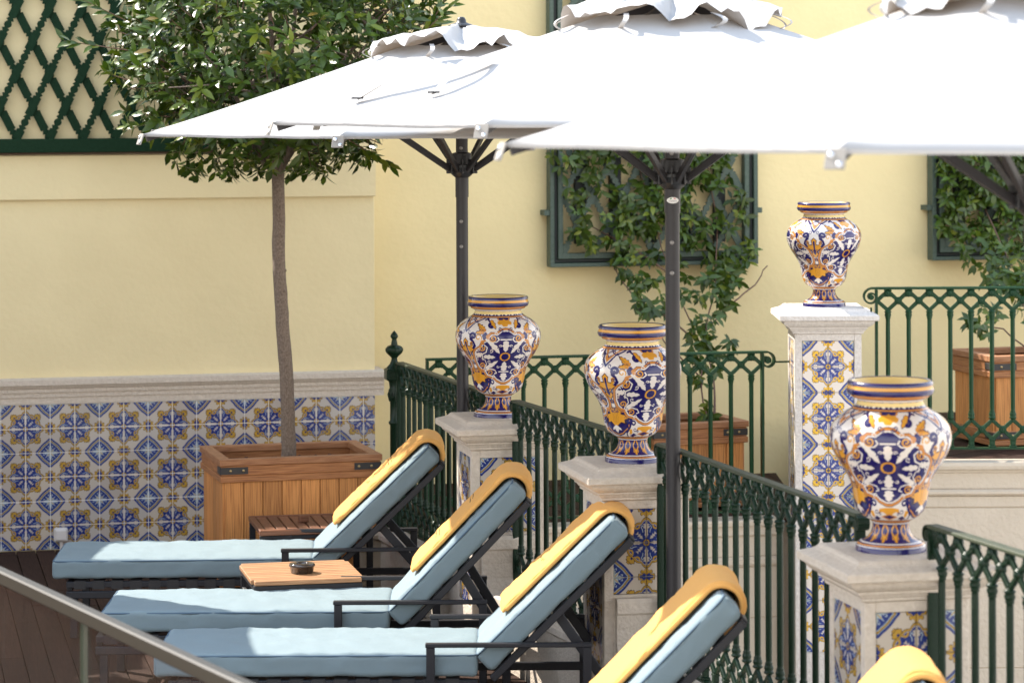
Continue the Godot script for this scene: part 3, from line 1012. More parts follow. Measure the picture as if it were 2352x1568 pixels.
func build_platforms():
	# lower landing behind the first balustrade
	var a := thing("landing", "pale stone landing with a wooden floor below the middle climbing plant", "terrace")
	planks(a, [[-0.62, 16.62], [1.72, 17.10], [1.72, 19.1], [-0.62, 18.6]], 0.30, GRID, 0.13, 0.02, M.deck, 1.7)
	slab("core", [[-0.80, 16.66], [1.70, 17.18], [1.70, 19.2], [-0.80, 18.7]], -1.3, 0.262, M.white_wall, a)
	var pr := [[-0.12, 0.270], [0.05, 0.270], [0.055, 0.292], [0.05, 0.304], [-0.12, 0.304]]
	var f := func(called: String, prof: Array):
		var o := obj(called, profile_x(prof, -0.28, 2.20), M.white_wall, a)
		o.position = P(-0.60, 0, 16.63)
		o.rotation.y = 0.2045
	f.call("backing", [[-0.12, -1.29], [0.0075, -1.29], [0.0075, 0.268], [-0.12, 0.268]])
	f.call("edge_nosing", pr)
	f.call("frieze", [[-0.12, 0.09], [0.012, 0.09], [0.012, 0.20], [0.03, 0.215], [0.03, 0.266], [-0.12, 0.266]])
	f.call("moulding", [[-0.12, 0.03], [0.022, 0.03], [0.034, 0.045], [0.034, 0.072], [0.020, 0.086], [-0.12, 0.086]])
	f.call("course", [[-0.12, -0.27], [0.010, -0.27], [0.014, -0.266], [0.014, 0.020], [0.010, 0.026], [-0.12, 0.026]])
	f.call("course", [[-0.12, -0.62], [0.010, -0.62], [0.014, -0.616], [0.014, -0.280], [0.010, -0.275], [-0.12, -0.275]])
	f.call("course", [[-0.12, -1.29], [0.014, -1.29], [0.014, -0.630], [0.010, -0.625], [-0.12, -0.625]])
	# upper terrace on the right
	var b := thing("upper_terrace", "higher terrace with dark wooden floor and white moulded front behind the right-hand balustrade", "terrace")
	planks(b, [[2.02, 16.78], [4.6, 16.78], [4.6, 19.75], [2.02, 19.2]], 0.66, -0.75, 0.13, 0.02, M.deck, 1.9)
	slab("core", [[2.0, 16.82], [4.6, 16.82], [4.6, 19.8], [1.93, 19.2], [1.93, 17.15], [2.0, 17.15]], -1.3, 0.622, M.white_wall, b)
	var g := func(called: String, prof: Array):
		var o := obj(called, profile_x(prof, 0.0, 2.7), M.white_wall, b)
		o.position = P(2.0, 0, 16.80)
	g.call("backing", [[-0.12, -1.29], [0.0075, -1.29], [0.0075, 0.622], [-0.12, 0.622]])
	g.call("edge_nosing", [[-0.12, 0.625], [0.045, 0.625], [0.05, 0.645], [0.045, 0.664], [-0.12, 0.664]])
	g.call("frieze", [[-0.12, 0.512], [0.014, 0.512], [0.014, 0.600], [0.024, 0.606], [0.024, 0.621], [-0.12, 0.621]])
	g.call("moulding", [[-0.12, 0.472], [0.024, 0.472], [0.040, 0.484], [0.040, 0.497], [0.02, 0.508], [-0.12, 0.508]])
	g.call("course", [[-0.12, 0.405], [0.014, 0.405], [0.018, 0.409], [0.018, 0.464], [0.014, 0.468], [-0.12, 0.468]])
	g.call("course", [[-0.12, -0.02], [0.010, -0.02], [0.014, -0.016], [0.014, 0.396], [0.010, 0.400], [-0.12, 0.400]])
	g.call("course", [[-0.12, -0.52], [0.010, -0.52], [0.014, -0.516], [0.014, -0.030], [0.010, -0.025], [-0.12, -0.025]])
	g.call("course", [[-0.12, -1.29], [0.014, -1.29], [0.014, -0.530], [0.010, -0.525], [-0.12, -0.525]])
	# low wall under the near balustrades
	var k := thing("low_wall", "low white stone kerb carrying the dark green balustrades between the pillars", "wall")
	for seg in RAILS:
		var p0 := P(seg[0], 0, seg[1])
		var p1 := P(seg[2], 0, seg[3])
		obj("kerb", MB.new().bar(p0 + Vector3(0, -0.51, 0), p1 + Vector3(0, -0.51, 0), 0.24, 1.56, Vector3.UP, 0.006).done(), M.stone, k)
		obj("coping", MB.new().bar(p0 + Vector3(0, 0.285, 0), p1 + Vector3(0, 0.285, 0), 0.28, 0.046, Vector3.UP, 0.008).done(), M.stone, k)

func build_deck():
	var d := thing("deck", "dark brown planked deck under the sun loungers", "deck")
	d.set_meta("kind", "structure")
	var e := 0.15
	planks(d, [[-4.4, 17.55], [-0.86, 18.34], [-0.86, 17.0], [rail_x(16.6) - e, 16.6], [rail_x(8.0) - e, 8.0], [-4.4, 8.0]], 0.0, GRID, 0.118, 0.022, M.deck, 2.3)
	slab("deck_base", [[-4.4, 17.55], [-0.86, 18.34], [-0.80, 17.0], [rail_x(16.6) - 0.13, 16.6], [rail_x(8.0) - 0.13, 8.0], [-4.4, 8.0]], -0.30, -0.026, M.deck_base, d)
	slab("deck_margin", [[-12.0, 15.9], [-4.402, 17.55], [-4.402, 8.0], [-12.0, 8.0]], -0.03, 0.0, M.deck[0], d)


func sq_loft(m: MB, prof: Array):
	for i in prof.size() - 1:
		var a: float = prof[i][0]
		var b: float = prof[i + 1][0]
		var ya: float = prof[i][1]
		var yb: float = prof[i + 1][1]
		for k in 4:
			var r := Basis(Vector3.UP, PI / 2 * k)
			m.st.add_vertex(r * Vector3(-a, ya, a)); m.st.add_vertex(r * Vector3(a, ya, a)); m.st.add_vertex(r * Vector3(b, yb, b))
			m.st.add_vertex(r * Vector3(-a, ya, a)); m.st.add_vertex(r * Vector3(b, yb, b)); m.st.add_vertex(r * Vector3(-b, yb, b))

func pillar(label: String, at: Vector3, turn: float, T: float, rows_front: float, rows_left: float, scroll: bool, tm: Material, sm: Material):
	var o := thing("pillar", label, "pillar", at, turn, "tiled pillars carrying vases")
	var bot := -1.3
	var c := MB.new()
	sq_loft(c, [[0.0, T], [0.215, T], [0.223, T - 0.004], [0.230, T - 0.012], [0.243, T - 0.020], [0.283, T - 0.034], [0.287, T - 0.038], [0.287, T - 0.062], [0.283, T - 0.066], [0.262, T - 0.070], [0.262, T - 0.078], [0.256, T - 0.088], [0.242, T - 0.100], [0.226, T - 0.108], [0.226, T - 0.116], [0.218, T - 0.120], [0.212, T - 0.130], [0.206, T - 0.134], [0.206, T - 0.143], [0.198, T - 0.147], [0.194, T - 0.149], [0.0, T - 0.149]])
	obj("cap", c.done(), sm, o)
	var s := MB.new()
	var h := T - 0.149 - bot
	s.box(Vector3(0, bot + h / 2, 0), Vector3(0.36, h - 0.002, 0.36))
	for x in [-1.0, 1.0]:
		for z in [-1.0, 1.0]:
			s.box(Vector3(x * 0.1725, bot + h / 2, z * 0.1725), Vector3(0.043, h - 0.001, 0.043), 0.003)
	var top := T - 0.149
	var ptop := T - 0.187
	for k in 4:
		var b := Basis(Vector3.UP, PI / 2 * k)
		var rows := rows_front if k == 0 else (rows_left if k == 3 else 0.0)
		s.box(b * Vector3(0, (top + ptop) / 2, 0.1855), Vector3(0.302, top - ptop - 0.001, 0.015), 0.0015, b)
		var low := ptop - rows * 0.15
		s.box(b * Vector3(0, (low + bot) / 2, 0.1855), Vector3(0.302, low - bot, 0.015), 0.0015, b)
	obj("shaft", s.done(), sm, o)
	for k in [0, 3]:
		var b := Basis(Vector3.UP, PI / 2 * k)
		var rows := rows_front if k == 0 else rows_left
		var r := 0
		while r < rows:
			var f := minf(1.0, rows - r)
			for col in 2:
				var yy := ptop - 0.15 * r - 0.075 * f
				var t := obj("tile", tile_mesh(0.1470, 0.15 * f - 0.0030, col == 0, r % 2 == 0, 0.0, 1.0, 0.0, f), tm, o)
				t.transform = Transform3D(b, b * Vector3((col - 0.5) * 0.15, yy, 0.1795))
			r += 1
	if scroll:
		# stone volute that carries the kerb up against the pillar
		var yb := ptop - rows_front * 0.15
		var pr := [[0.194, yb - 0.012], [0.232, yb - 0.012], [0.240, yb - 0.030], [0.240, yb - 0.075], [0.232, yb - 0.085], [0.226, yb - 0.15], [0.232, yb - 0.22], [0.255, yb - 0.28], [0.285, yb - 0.31], [0.292, yb - 0.36], [0.292, 0.0], [0.194, 0.0]]
		obj("volute", profile_x(pr, -0.145, 0.145), M.stone, o)
	return o

func make_vase_mesh() -> ArrayMesh:
	var sc := 0.607 / 1490.0
	var prof := []
	var uv := []
	for q in VP:
		prof.append(Vector2(q[0] * sc, (1550 - q[1]) * sc))
		uv.append((q[1] - 60.0) / 1490.0)
	var m := MB.new()
	m.lathe(prof, 72, Vector3.ZERO, uv, 3.0)
	return m.done()

func build_pillars():
	pillar("white stone pillar with tile panels beside the ornate iron end post", P(-0.06, 0, 14.79), GRID, 1.165, 2.5, 5.0, true, M.tiles[0], M.stone)
	pillar("white stone pillar with tile panels in the middle of the balustrade row", P(0.545, 0, 13.03), GRID, 1.160, 2.5, 5.0, true, M.tiles[2], M.stone)
	pillar("white stone pillar with large tile panels beside the uncovered lounger head at the balustrade end", P(1.375, 0, 10.43), GRID, 1.172, 2.5, 5.0, true, M.tiles[2], M.stone)
	pillar("tall slender white pillar with pale tile panel on the upper terrace", P(1.822, 0, 17.05), 0.004, 1.545, 12.0, 12.0, false, M.pale_tile, M.stone_sunlit)
	var vm := make_vase_mesh()
	var sc := 0.607 / 1490.0
	var lip := MB.new()
	lip.lathe([Vector2(335 * sc, 1484 * sc), Vector2(328 * sc, 1474 * sc), Vector2(322 * sc, 1455 * sc), Vector2(312 * sc, 1420 * sc), Vector2(280 * sc, 1330 * sc), Vector2(330 * sc, 1200 * sc), Vector2(0.0, 1150 * sc)], 48)
	var lm := lip.done()
	var inside := mat(Color(0.86, 0.76, 0.50), 0.25)
	var spots := [
		["blue, yellow and white majolica vase on the pillar beside the ornate end post", P(-0.075, 1.165, 14.79), 11.0],
		["blue, yellow and white majolica vase half hidden by the parasol pole", P(0.535, 1.160, 13.03), 23.0],
		["blue, yellow and white majolica vase on the pillar nearest the last lounger towel", P(1.350, 1.172, 10.43), -10.0],
		["blue, yellow and white majolica vase on the tall pillar of the upper terrace", P(1.822, 1.545, 17.05), 38.0]]
	for s in spots:
		var o := thing("vase", s[0], "vase", s[1], deg_to_rad(s[2] + 60.0), "painted majolica vases on pillars")
		obj("body", vm, M.vase, o)
		obj("inner_lip", lm, inside, o)

# ------------------------------------------------------------------ iron railings
func spiral_bar(m: MB, c: Vector2, r0: float, r1: float, a0: float, turns: float, w: float, t: float, z := 0.0):
	var n := 22
	var prev := Vector3.ZERO
	for i in n + 1:
		var f := float(i) / n
		var a := a0 + TAU * turns * f
		var r := lerpf(r0, r1, pow(f, 0.8))
		var p := Vector3(c.x + cos(a) * r, c.y + sin(a) * r, z)
		if i > 0: m.bar(prev, p + (p - prev) * 0.08, w, t)
		prev = p

func baluster_mesh(r: float) -> ArrayMesh:
	var key := "bal%.4f" % r
	if cache.has(key): return cache[key]
	var m := MB.new()
	m.box(Vector3(0, 0.006, 0), Vector3(0.040, 0.012, 0.030), 0.002)
	m.box(Vector3(0, 0.026, 0), Vector3(0.030, 0.028, 0.024), 0.003)
	m.box(Vector3(0, 0.044, 0), Vector3(0.036, 0.010, 0.028), 0.002)
	var pr := [[0.010, 0.158], [0.014, 0.164], [0.021, 0.169], [0.021, 0.174], [0.016, 0.178], [0.020, 0.188], [0.018, 0.198], [0.0145, 0.203], [0.017, 0.207], [0.0125, 0.213], [r, 0.222], [r, 0.735], [0.0125, 0.744], [0.017, 0.749], [0.0145, 0.754], [0.018, 0.760], [0.020, 0.770], [0.016, 0.779], [0.021, 0.783], [0.021, 0.788], [0.014, 0.793], [0.010, 0.799]]
	var q := []
	for p in pr: q.append(Vector2(p[0], p[1]))
	m.lathe(q, 10)
	cache[key] = m.done()
	return cache[key]

func rosette_mesh() -> ArrayMesh:
	if cache.has("ros"): return cache["ros"]
	var m := MB.new()
	m.lathe([Vector2(0.0, -0.016), Vector2(0.014, -0.016), Vector2(0.021, -0.010), Vector2(0.023, 0.0), Vector2(0.021, 0.010), Vector2(0.0165, 0.011), Vector2(0.0155, 0.014), Vector2(0.011, 0.016), Vector2(0.009, 0.013), Vector2(0.006, 0.018), Vector2(0.0, 0.019)], 12)
	for k in 4:
		var a := TAU * k / 4 + PI / 4
		m.box(Vector3(cos(a) * 0.022, 0, sin(a) * 0.022), Vector3(0.012, 0.018, 0.012), 0.002, Basis(Vector3.UP, -a))
	cache["ros"] = m.done()
	return cache["ros"]

func railing(label: String, A: Vector3, B: Vector3, main: Material, topm: Material, sa: String, sb: String, ped := 0.03):
	# A and B: ends of the bottom rail; sa / sb: what the top rail does at either end
	var L := Vector2(B.x - A.x, B.z - A.z).length()
	var o := thing("balustrade", label, "railing", A, atan2(-(B.z - A.z), B.x - A.x), "dark green cast iron balustrades")
	var H := 0.915
	obj("bottom_rail", MB.new().box(Vector3(L / 2, -0.006, 0), Vector3(L, 0.012, 0.040), 0.002).done(), main, o)
	obj("top_rail", MB.new().box(Vector3(L / 2, H + 0.008, 0), Vector3(L, 0.014, 0.046), 0.003).done(), topm, o)
	for e in [[0.008, sa], [L - 0.008, sb]]:
		obj("end_post", boxm(Vector3(0.015, H + ped - 0.001, 0.042), 0.002), main, o, Transform3D(Basis.IDENTITY, Vector3(e[0], (H - ped) / 2, 0)))
		var dirn := -1.0 if e[0] < 0.1 else 1.0
		if e[1] == "scroll":
			var m := MB.new()
			var ex: float = e[0]
			# quarter turn outwards and down, then inwards as a volute
			var r := 0.052
			var pts := []
			m.bar(Vector3(ex, H + 0.008, 0), Vector3(ex + dirn * 0.03, H + 0.008, 0), 0.044, 0.012)
			spiral_bar(m, Vector2(ex + dirn * 0.03, H + 0.008 - r), r, 0.014, PI / 2, -dirn * 1.35, 0.044, 0.010)
			if dirn < 0.0: m.tube([Vector3(ex + dirn * 0.03, H - 2.0 * r, 0), Vector3(ex + dirn * 0.03, H - 2.0 * r - 0.075, 0)], 0.006, 6)
			else: m.tube([Vector3(ex + 0.03 + r, H - r, 0), Vector3(ex + 0.03 + r + 0.085, H - r, 0)], 0.006, 6)
			m.tube([Vector3(ex + dirn * 0.030, H - r + 0.008, -0.022), Vector3(ex + dirn * 0.030, H - r + 0.008, 0.022)], 0.016, 10)
			obj("scroll", m.done(), main, o)
		elif e[1] == "volute":
			var m := MB.new()
			var ex: float = e[0]
			var r := 0.030
			spiral_bar(m, Vector2(ex + dirn * 0.012, H + 0.008 - r), r, 0.010, PI / 2, -dirn * 1.2, 0.046, 0.009)
			m.tube([Vector3(ex + dirn * 0.014, H - 0.024, -0.023), Vector3(ex + dirn * 0.014, H - 0.024, 0.023)], 0.012, 10)
			obj("scroll", m.done(), main, o)
	var n := maxi(2, roundi((L - 0.13) / 0.1217) + 1)
	var x0 := 0.075
	var st := (L - 0.15) / (n - 1)
	var bm := baluster_mesh(0.0132)
	var rm := rosette_mesh()
	var face := Basis(Vector3.RIGHT, PI / 2)
	var up := MB.new().bar(Vector3(0, 0, 0), Vector3(st, -0.111, 0), 0.016, 0.022, Vector3.UP, 0.003).bar(Vector3(0, 0, 0.0062), Vector3(st, -0.111, 0.0062), 0.005, 0.007).done()
	var dn := MB.new().bar(Vector3(0, -0.111, 0.0), Vector3(st, 0, 0), 0.016, 0.022, Vector3.UP, 0.003).bar(Vector3(0, -0.111, 0.0062), Vector3(st, 0, 0.0062), 0.005, 0.007).done()
	var hu := MB.new().bar(Vector3(0.012, -0.0555, 0), Vector3(x0, 0, 0), 0.016, 0.022, Vector3.UP, 0.003).done()
	var hd := MB.new().bar(Vector3(0.012, -0.0555, 0), Vector3(x0, -0.111, 0), 0.016, 0.022, Vector3.UP, 0.003).done()
	for i in n:
		var x := x0 + st * i
		obj("baluster", bm, main, o, Transform3D(Basis.IDENTITY, Vector3(x, 0, 0)))
		for y in [0.906, 0.158]:
			if y > 0.5: obj("rosette", rm, main, o, Transform3D(face, Vector3(x, y - 0.012, 0)))
			if i < n - 1:
				obj("lattice_bar", up, main, o, Transform3D(Basis.IDENTITY, Vector3(x, y, 0.002)))
				obj("lattice_bar", dn, main, o, Transform3D(Basis.IDENTITY, Vector3(x, y, -0.002)))
				obj("rosette", rm, main, o, Transform3D(face, Vector3(x + st / 2, y - 0.0555, 0)))
	for y in [0.906, 0.158]:
		obj("lattice_bar", hu, main, o, Transform3D(Basis.IDENTITY, Vector3(0, y, 0)))
		obj("lattice_bar", hd, main, o, Transform3D(Basis.IDENTITY, Vector3(0, y, 0)))
		var fl := Basis(Vector3.UP, PI)
		obj("lattice_bar", hu, main, o, Transform3D(fl, Vector3(L, y, 0)))
		obj("lattice_bar", hd, main, o, Transform3D(fl, Vector3(L, y, 0)))
	return o

func build_railings():
	railing("dark green iron balustrade running from the ornate end post to the first vase pillar", P(RAILS[0][0], RAILS[0][4], RAILS[0][1]), P(RAILS[0][2], RAILS[0][4], RAILS[0][3]), M.iron, M.rail_top, "volute", "volute")
	railing("dark green iron balustrade between the first and the middle vase pillar", P(RAILS[1][0], RAILS[1][4], RAILS[1][1]), P(RAILS[1][2], RAILS[1][4], RAILS[1][3]), M.iron, M.rail_top, "volute", "volute")
	railing("long dark green iron balustrade running from the half-hidden vase to the next pillar", P(RAILS[2][0], RAILS[2][4], RAILS[2][1]), P(RAILS[2][2], RAILS[2][4], RAILS[2][3]), M.iron, M.rail_top, "volute", "volute")
	railing("dark green iron balustrade leaving the pillar with the largest looking tiles", P(RAILS[3][0], RAILS[3][4], RAILS[3][1]), P(RAILS[3][2], RAILS[3][4], RAILS[3][3]), M.iron, M.rail_top, "volute", "")
	railing("green iron balustrade on the landing in front of the middle planter", P(-0.50, 0.35, 16.70), P(1.47, 0.35, 17.10), M.iron_back, M.iron_back, "", "scroll")
	railing("green iron balustrade on the upper terrace in front of the right-hand planter", P(2.10, 0.735, 16.90), P(4.30, 0.735, 16.90), M.iron_back, M.iron_back, "scroll", "")
	# ornate end post
	var o := thing("newel_post", "ornate dark green cast iron post with a ribbed finial", "post", P(-0.680, 0.305, 16.70), GRID)
	var s := 1.0 / 2211.0
	var col := MB.new()
	var pr := []
	for q in [[150, 0], [150, 60], [110, 90], [118, 130], [80, 200], [66, 330], [70, 360], [62, 380], [58, 420], [58, 1180], [75, 1195], [75, 1215], [58, 1230], [56, 1480], [82, 1500], [60, 1530], [80, 1570], [62, 1600], [70, 1660], [88, 1700]]:
		pr.append(Vector2(q[0] * s, q[1] * s * 1.115))
	col.lathe(pr, 20)
	for k in 8:
		var a := TAU * k / 8
		col.tube([Vector3(cos(a) * 0.045, 0.09, sin(a) * 0.045), Vector3(cos(a) * 0.036, 0.15, sin(a) * 0.036), Vector3(cos(a) * 0.030, 0.20, sin(a) * 0.030)], [0.010, 0.009, 0.003], 6)
		col.tube([Vector3(cos(a) * 0.028, 0.73, sin(a) * 0.028), Vector3(cos(a) * 0.034, 0.77, sin(a) * 0.034), Vector3(cos(a) * 0.026, 0.80, sin(a) * 0.026)], [0.004, 0.008, 0.004], 6)
	obj("column", col.done(), M.iron, o)
	part_box("block", Vector3(0, 0.885, 0), Vector3(0.105, 0.068, 0.105), M.iron, o, 0.008)
	var fin := MB.new()
	var fp := []
	for q in [[105, 0], [100, 12], [60, 55], [42, 95], [36, 130], [52, 150], [70, 170]]: fp.append(Vector2(q[0] * s, 0.918 + q[1] * s))
	fin.lathe(fp, 18)
	obj("finial_foot", fin.done(), M.iron, o)
	fin = MB.new()
	fp = []
	for q in [[44, 290], [40, 318], [34, 350], [30, 372], [46, 392], [50, 410], [40, 432], [18, 462], [0, 480]]: fp.append(Vector2(q[0] * s, 0.918 + q[1] * s))
	fin.lathe(fp, 16)
	obj("finial", fin.done(), M.iron, o)
	var bulb := MB.new()
	var loops := []
	for q in [[66, 165], [95, 195], [110, 225], [106, 255], [84, 280], [46, 296]]:
		var lp := []
		for k in 36:
			var a := TAU * k / 36
			var rr: float = q[0] * s * (1.0 + 0.055 * cos(a * 12.0))
			lp.append(Vector3(cos(a) * rr, 0.918 + q[1] * s, sin(a) * rr))
		loops.append(lp)
	bulb.loft(loops)
	obj("ribbed_bulb", bulb.done(), M.iron, o)

# ------------------------------------------------------------------ trellises
func notched(L: float, w: float, seg: float, phase: float) -> PackedVector2Array:
	# a slat outline along x with three teeth on both edges in the middle of every bay
	var up := []
	var x := -phase
	while x < L:
		var mid := x + seg / 2
		for t in [[-0.30, 0.5], [-0.235, 0.52], [-0.21, 0.26], [-0.13, 0.50], [-0.105, 0.22], [-0.03, 0.46], [0.03, 0.46], [0.105, 0.22], [0.13, 0.50], [0.21, 0.26], [0.235, 0.52], [0.30, 0.5]]:
			var xx: float = mid + t[0] * seg
			if xx > 0.004 and xx < L - 0.004: up.append(Vector2(xx, t[1] * w))
		x += seg
	var p := PackedVector2Array()
	p.append(Vector2(0, w * 0.5))
	for q in up: p.append(q)
	p.append(Vector2(L, w * 0.5))
	p.append(Vector2(L, -w * 0.5))
	for i in range(up.size() - 1, -1, -1): p.append(Vector2(up[i].x, -up[i].y))
	p.append(Vector2(0, -w * 0.5))
	return p

func lattice(parent: Node, x0: float, x1: float, y0: float, y1: float, dx: float, dy: float, w: float, z: float, m: Material, shift := 0.0):
	# crossing notched slats clipped to a rectangle
	var k := dy / dx
	var dirs := [1.0, -1.0]
	for di in 2:
		var sg: float = dirs[di]
		var c := -40
		while c < 40:
			# line y = y0 + sg*k*(x - xs)
			var xs := x0 + shift + c * dx
			var pts := []
			var xa := xs
			var xb := xs + (y1 - y0) / k * sg
			var lo := maxf(minf(xa, xb), x0)
			var hi := minf(maxf(xa, xb), x1)
			if hi - lo > 0.03:
				var pa := Vector2(lo, y0 + sg * k * (lo - xs))
				var pb := Vector2(hi, y0 + sg * k * (hi - xs))
				var L := (pb - pa).length()
				var seg := sqrt(dx * dx + dy * dy) * 0.5
				var ph := fposmod((pa.y - y0) / dy * seg * 2.0, seg)
				var ang := (pb - pa).angle()
				var poly := notched(L, w, seg, ph)
				var mesh := MB.new().prism(poly, -0.009, 0.009).done()
				obj("slat", mesh, m, parent, Transform3D(Basis(Vector3(0, 0, 1), ang), Vector3(pa.x, pa.y, z + (0.011 if di == 0 else -0.011))))
			c += 1

func build_trellises():
	var o := thing("wall_trellis", "dark green diamond trellis with notched slats on the tiled wall", "trellis", P(-0.871, 0, 18.36), GRID)
	lattice(o, -4.3, -1.0, 2.525, 3.58, 0.2, 0.400, 0.050, 0.055, M.trellis_green, 0.075)
	board("bottom_bar", Vector3(-4.3, 2.482, 0.055), Vector3(-1.0, 2.482, 0.055), 0.05, 0.084, M.trellis_green, o)
	board("batten", Vector3(-4.3, 2.432, 0.018), Vector3(-1.0, 2.432, 0.018), 0.03, 0.014, M.batten, o)
	for t in [["framed grey-green trellis behind the middle climbing plant", 0.215, 1.40], ["framed grey-green trellis behind the right-hand climbing plant", 2.76, 1.40]]:
		var X: float = t[1]
		var d: float = 18.60 + (X + 0.95) * 0.2305
		var f := thing("framed_trellis", t[0], "trellis", P(X, 0, d), GRID + 0.012, "framed trellises on the courtyard wall")
		var W: float = t[2]
		var yb := 1.685
		var yt := 3.56
		for s in [0, 1]:
			var x := 0.0 if s == 0 else W
			var g := 1.0 if s == 0 else -1.0
			board("outer_frame", Vector3(x + g * 0.014, yb, 0.075), Vector3(x + g * 0.014, yt, 0.075), 0.10, 0.028, M.trellis_grey, f, 0.003, Vector3.RIGHT)
			board("middle_frame", Vector3(x + g * 0.042, yb + 0.03, 0.065), Vector3(x + g * 0.042, yt, 0.065), 0.07, 0.022, M.trellis_dark, f, 0.003, Vector3.RIGHT)
			board("inner_frame", Vector3(x + g * 0.072, yb + 0.06, 0.078), Vector3(x + g * 0.072, yt, 0.078), 0.075, 0.034, M.trellis_grey, f, 0.004, Vector3.RIGHT)
		board("outer_frame", Vector3(0.0, yb - 0.002, 0.076), Vector3(W, yb - 0.002, 0.076), 0.10, 0.026, M.trellis_grey, f)
		board("middle_frame", Vector3(0.03, yb + 0.025, 0.066), Vector3(W - 0.03, yb + 0.025, 0.066), 0.07, 0.020, M.trellis_dark, f)
		board("inner_frame", Vector3(0.055, yb + 0.055, 0.079), Vector3(W - 0.055, yb + 0.055, 0.079), 0.075, 0.036, M.trellis_grey, f)
		lattice(f, 0.09, W - 0.09, yb + 0.075, yt, 0.203, 0.37, 0.046, 0.088, M.trellis_grey)
		for k in 5:
			var x := 0.22 + k * 0.235
			part_box("rear_batten", Vector3(x, (yb + yt) / 2 + 0.06, 0.034), Vector3(0.075, yt - yb - 0.14, 0.045), M.trellis_dark, f)
		for s in [-0.02, W + 0.012]:
			part_box("bracket", Vector3(s, 2.02, 0.06), Vector3(0.035, 0.034, 0.12), M.trellis_grey, f)

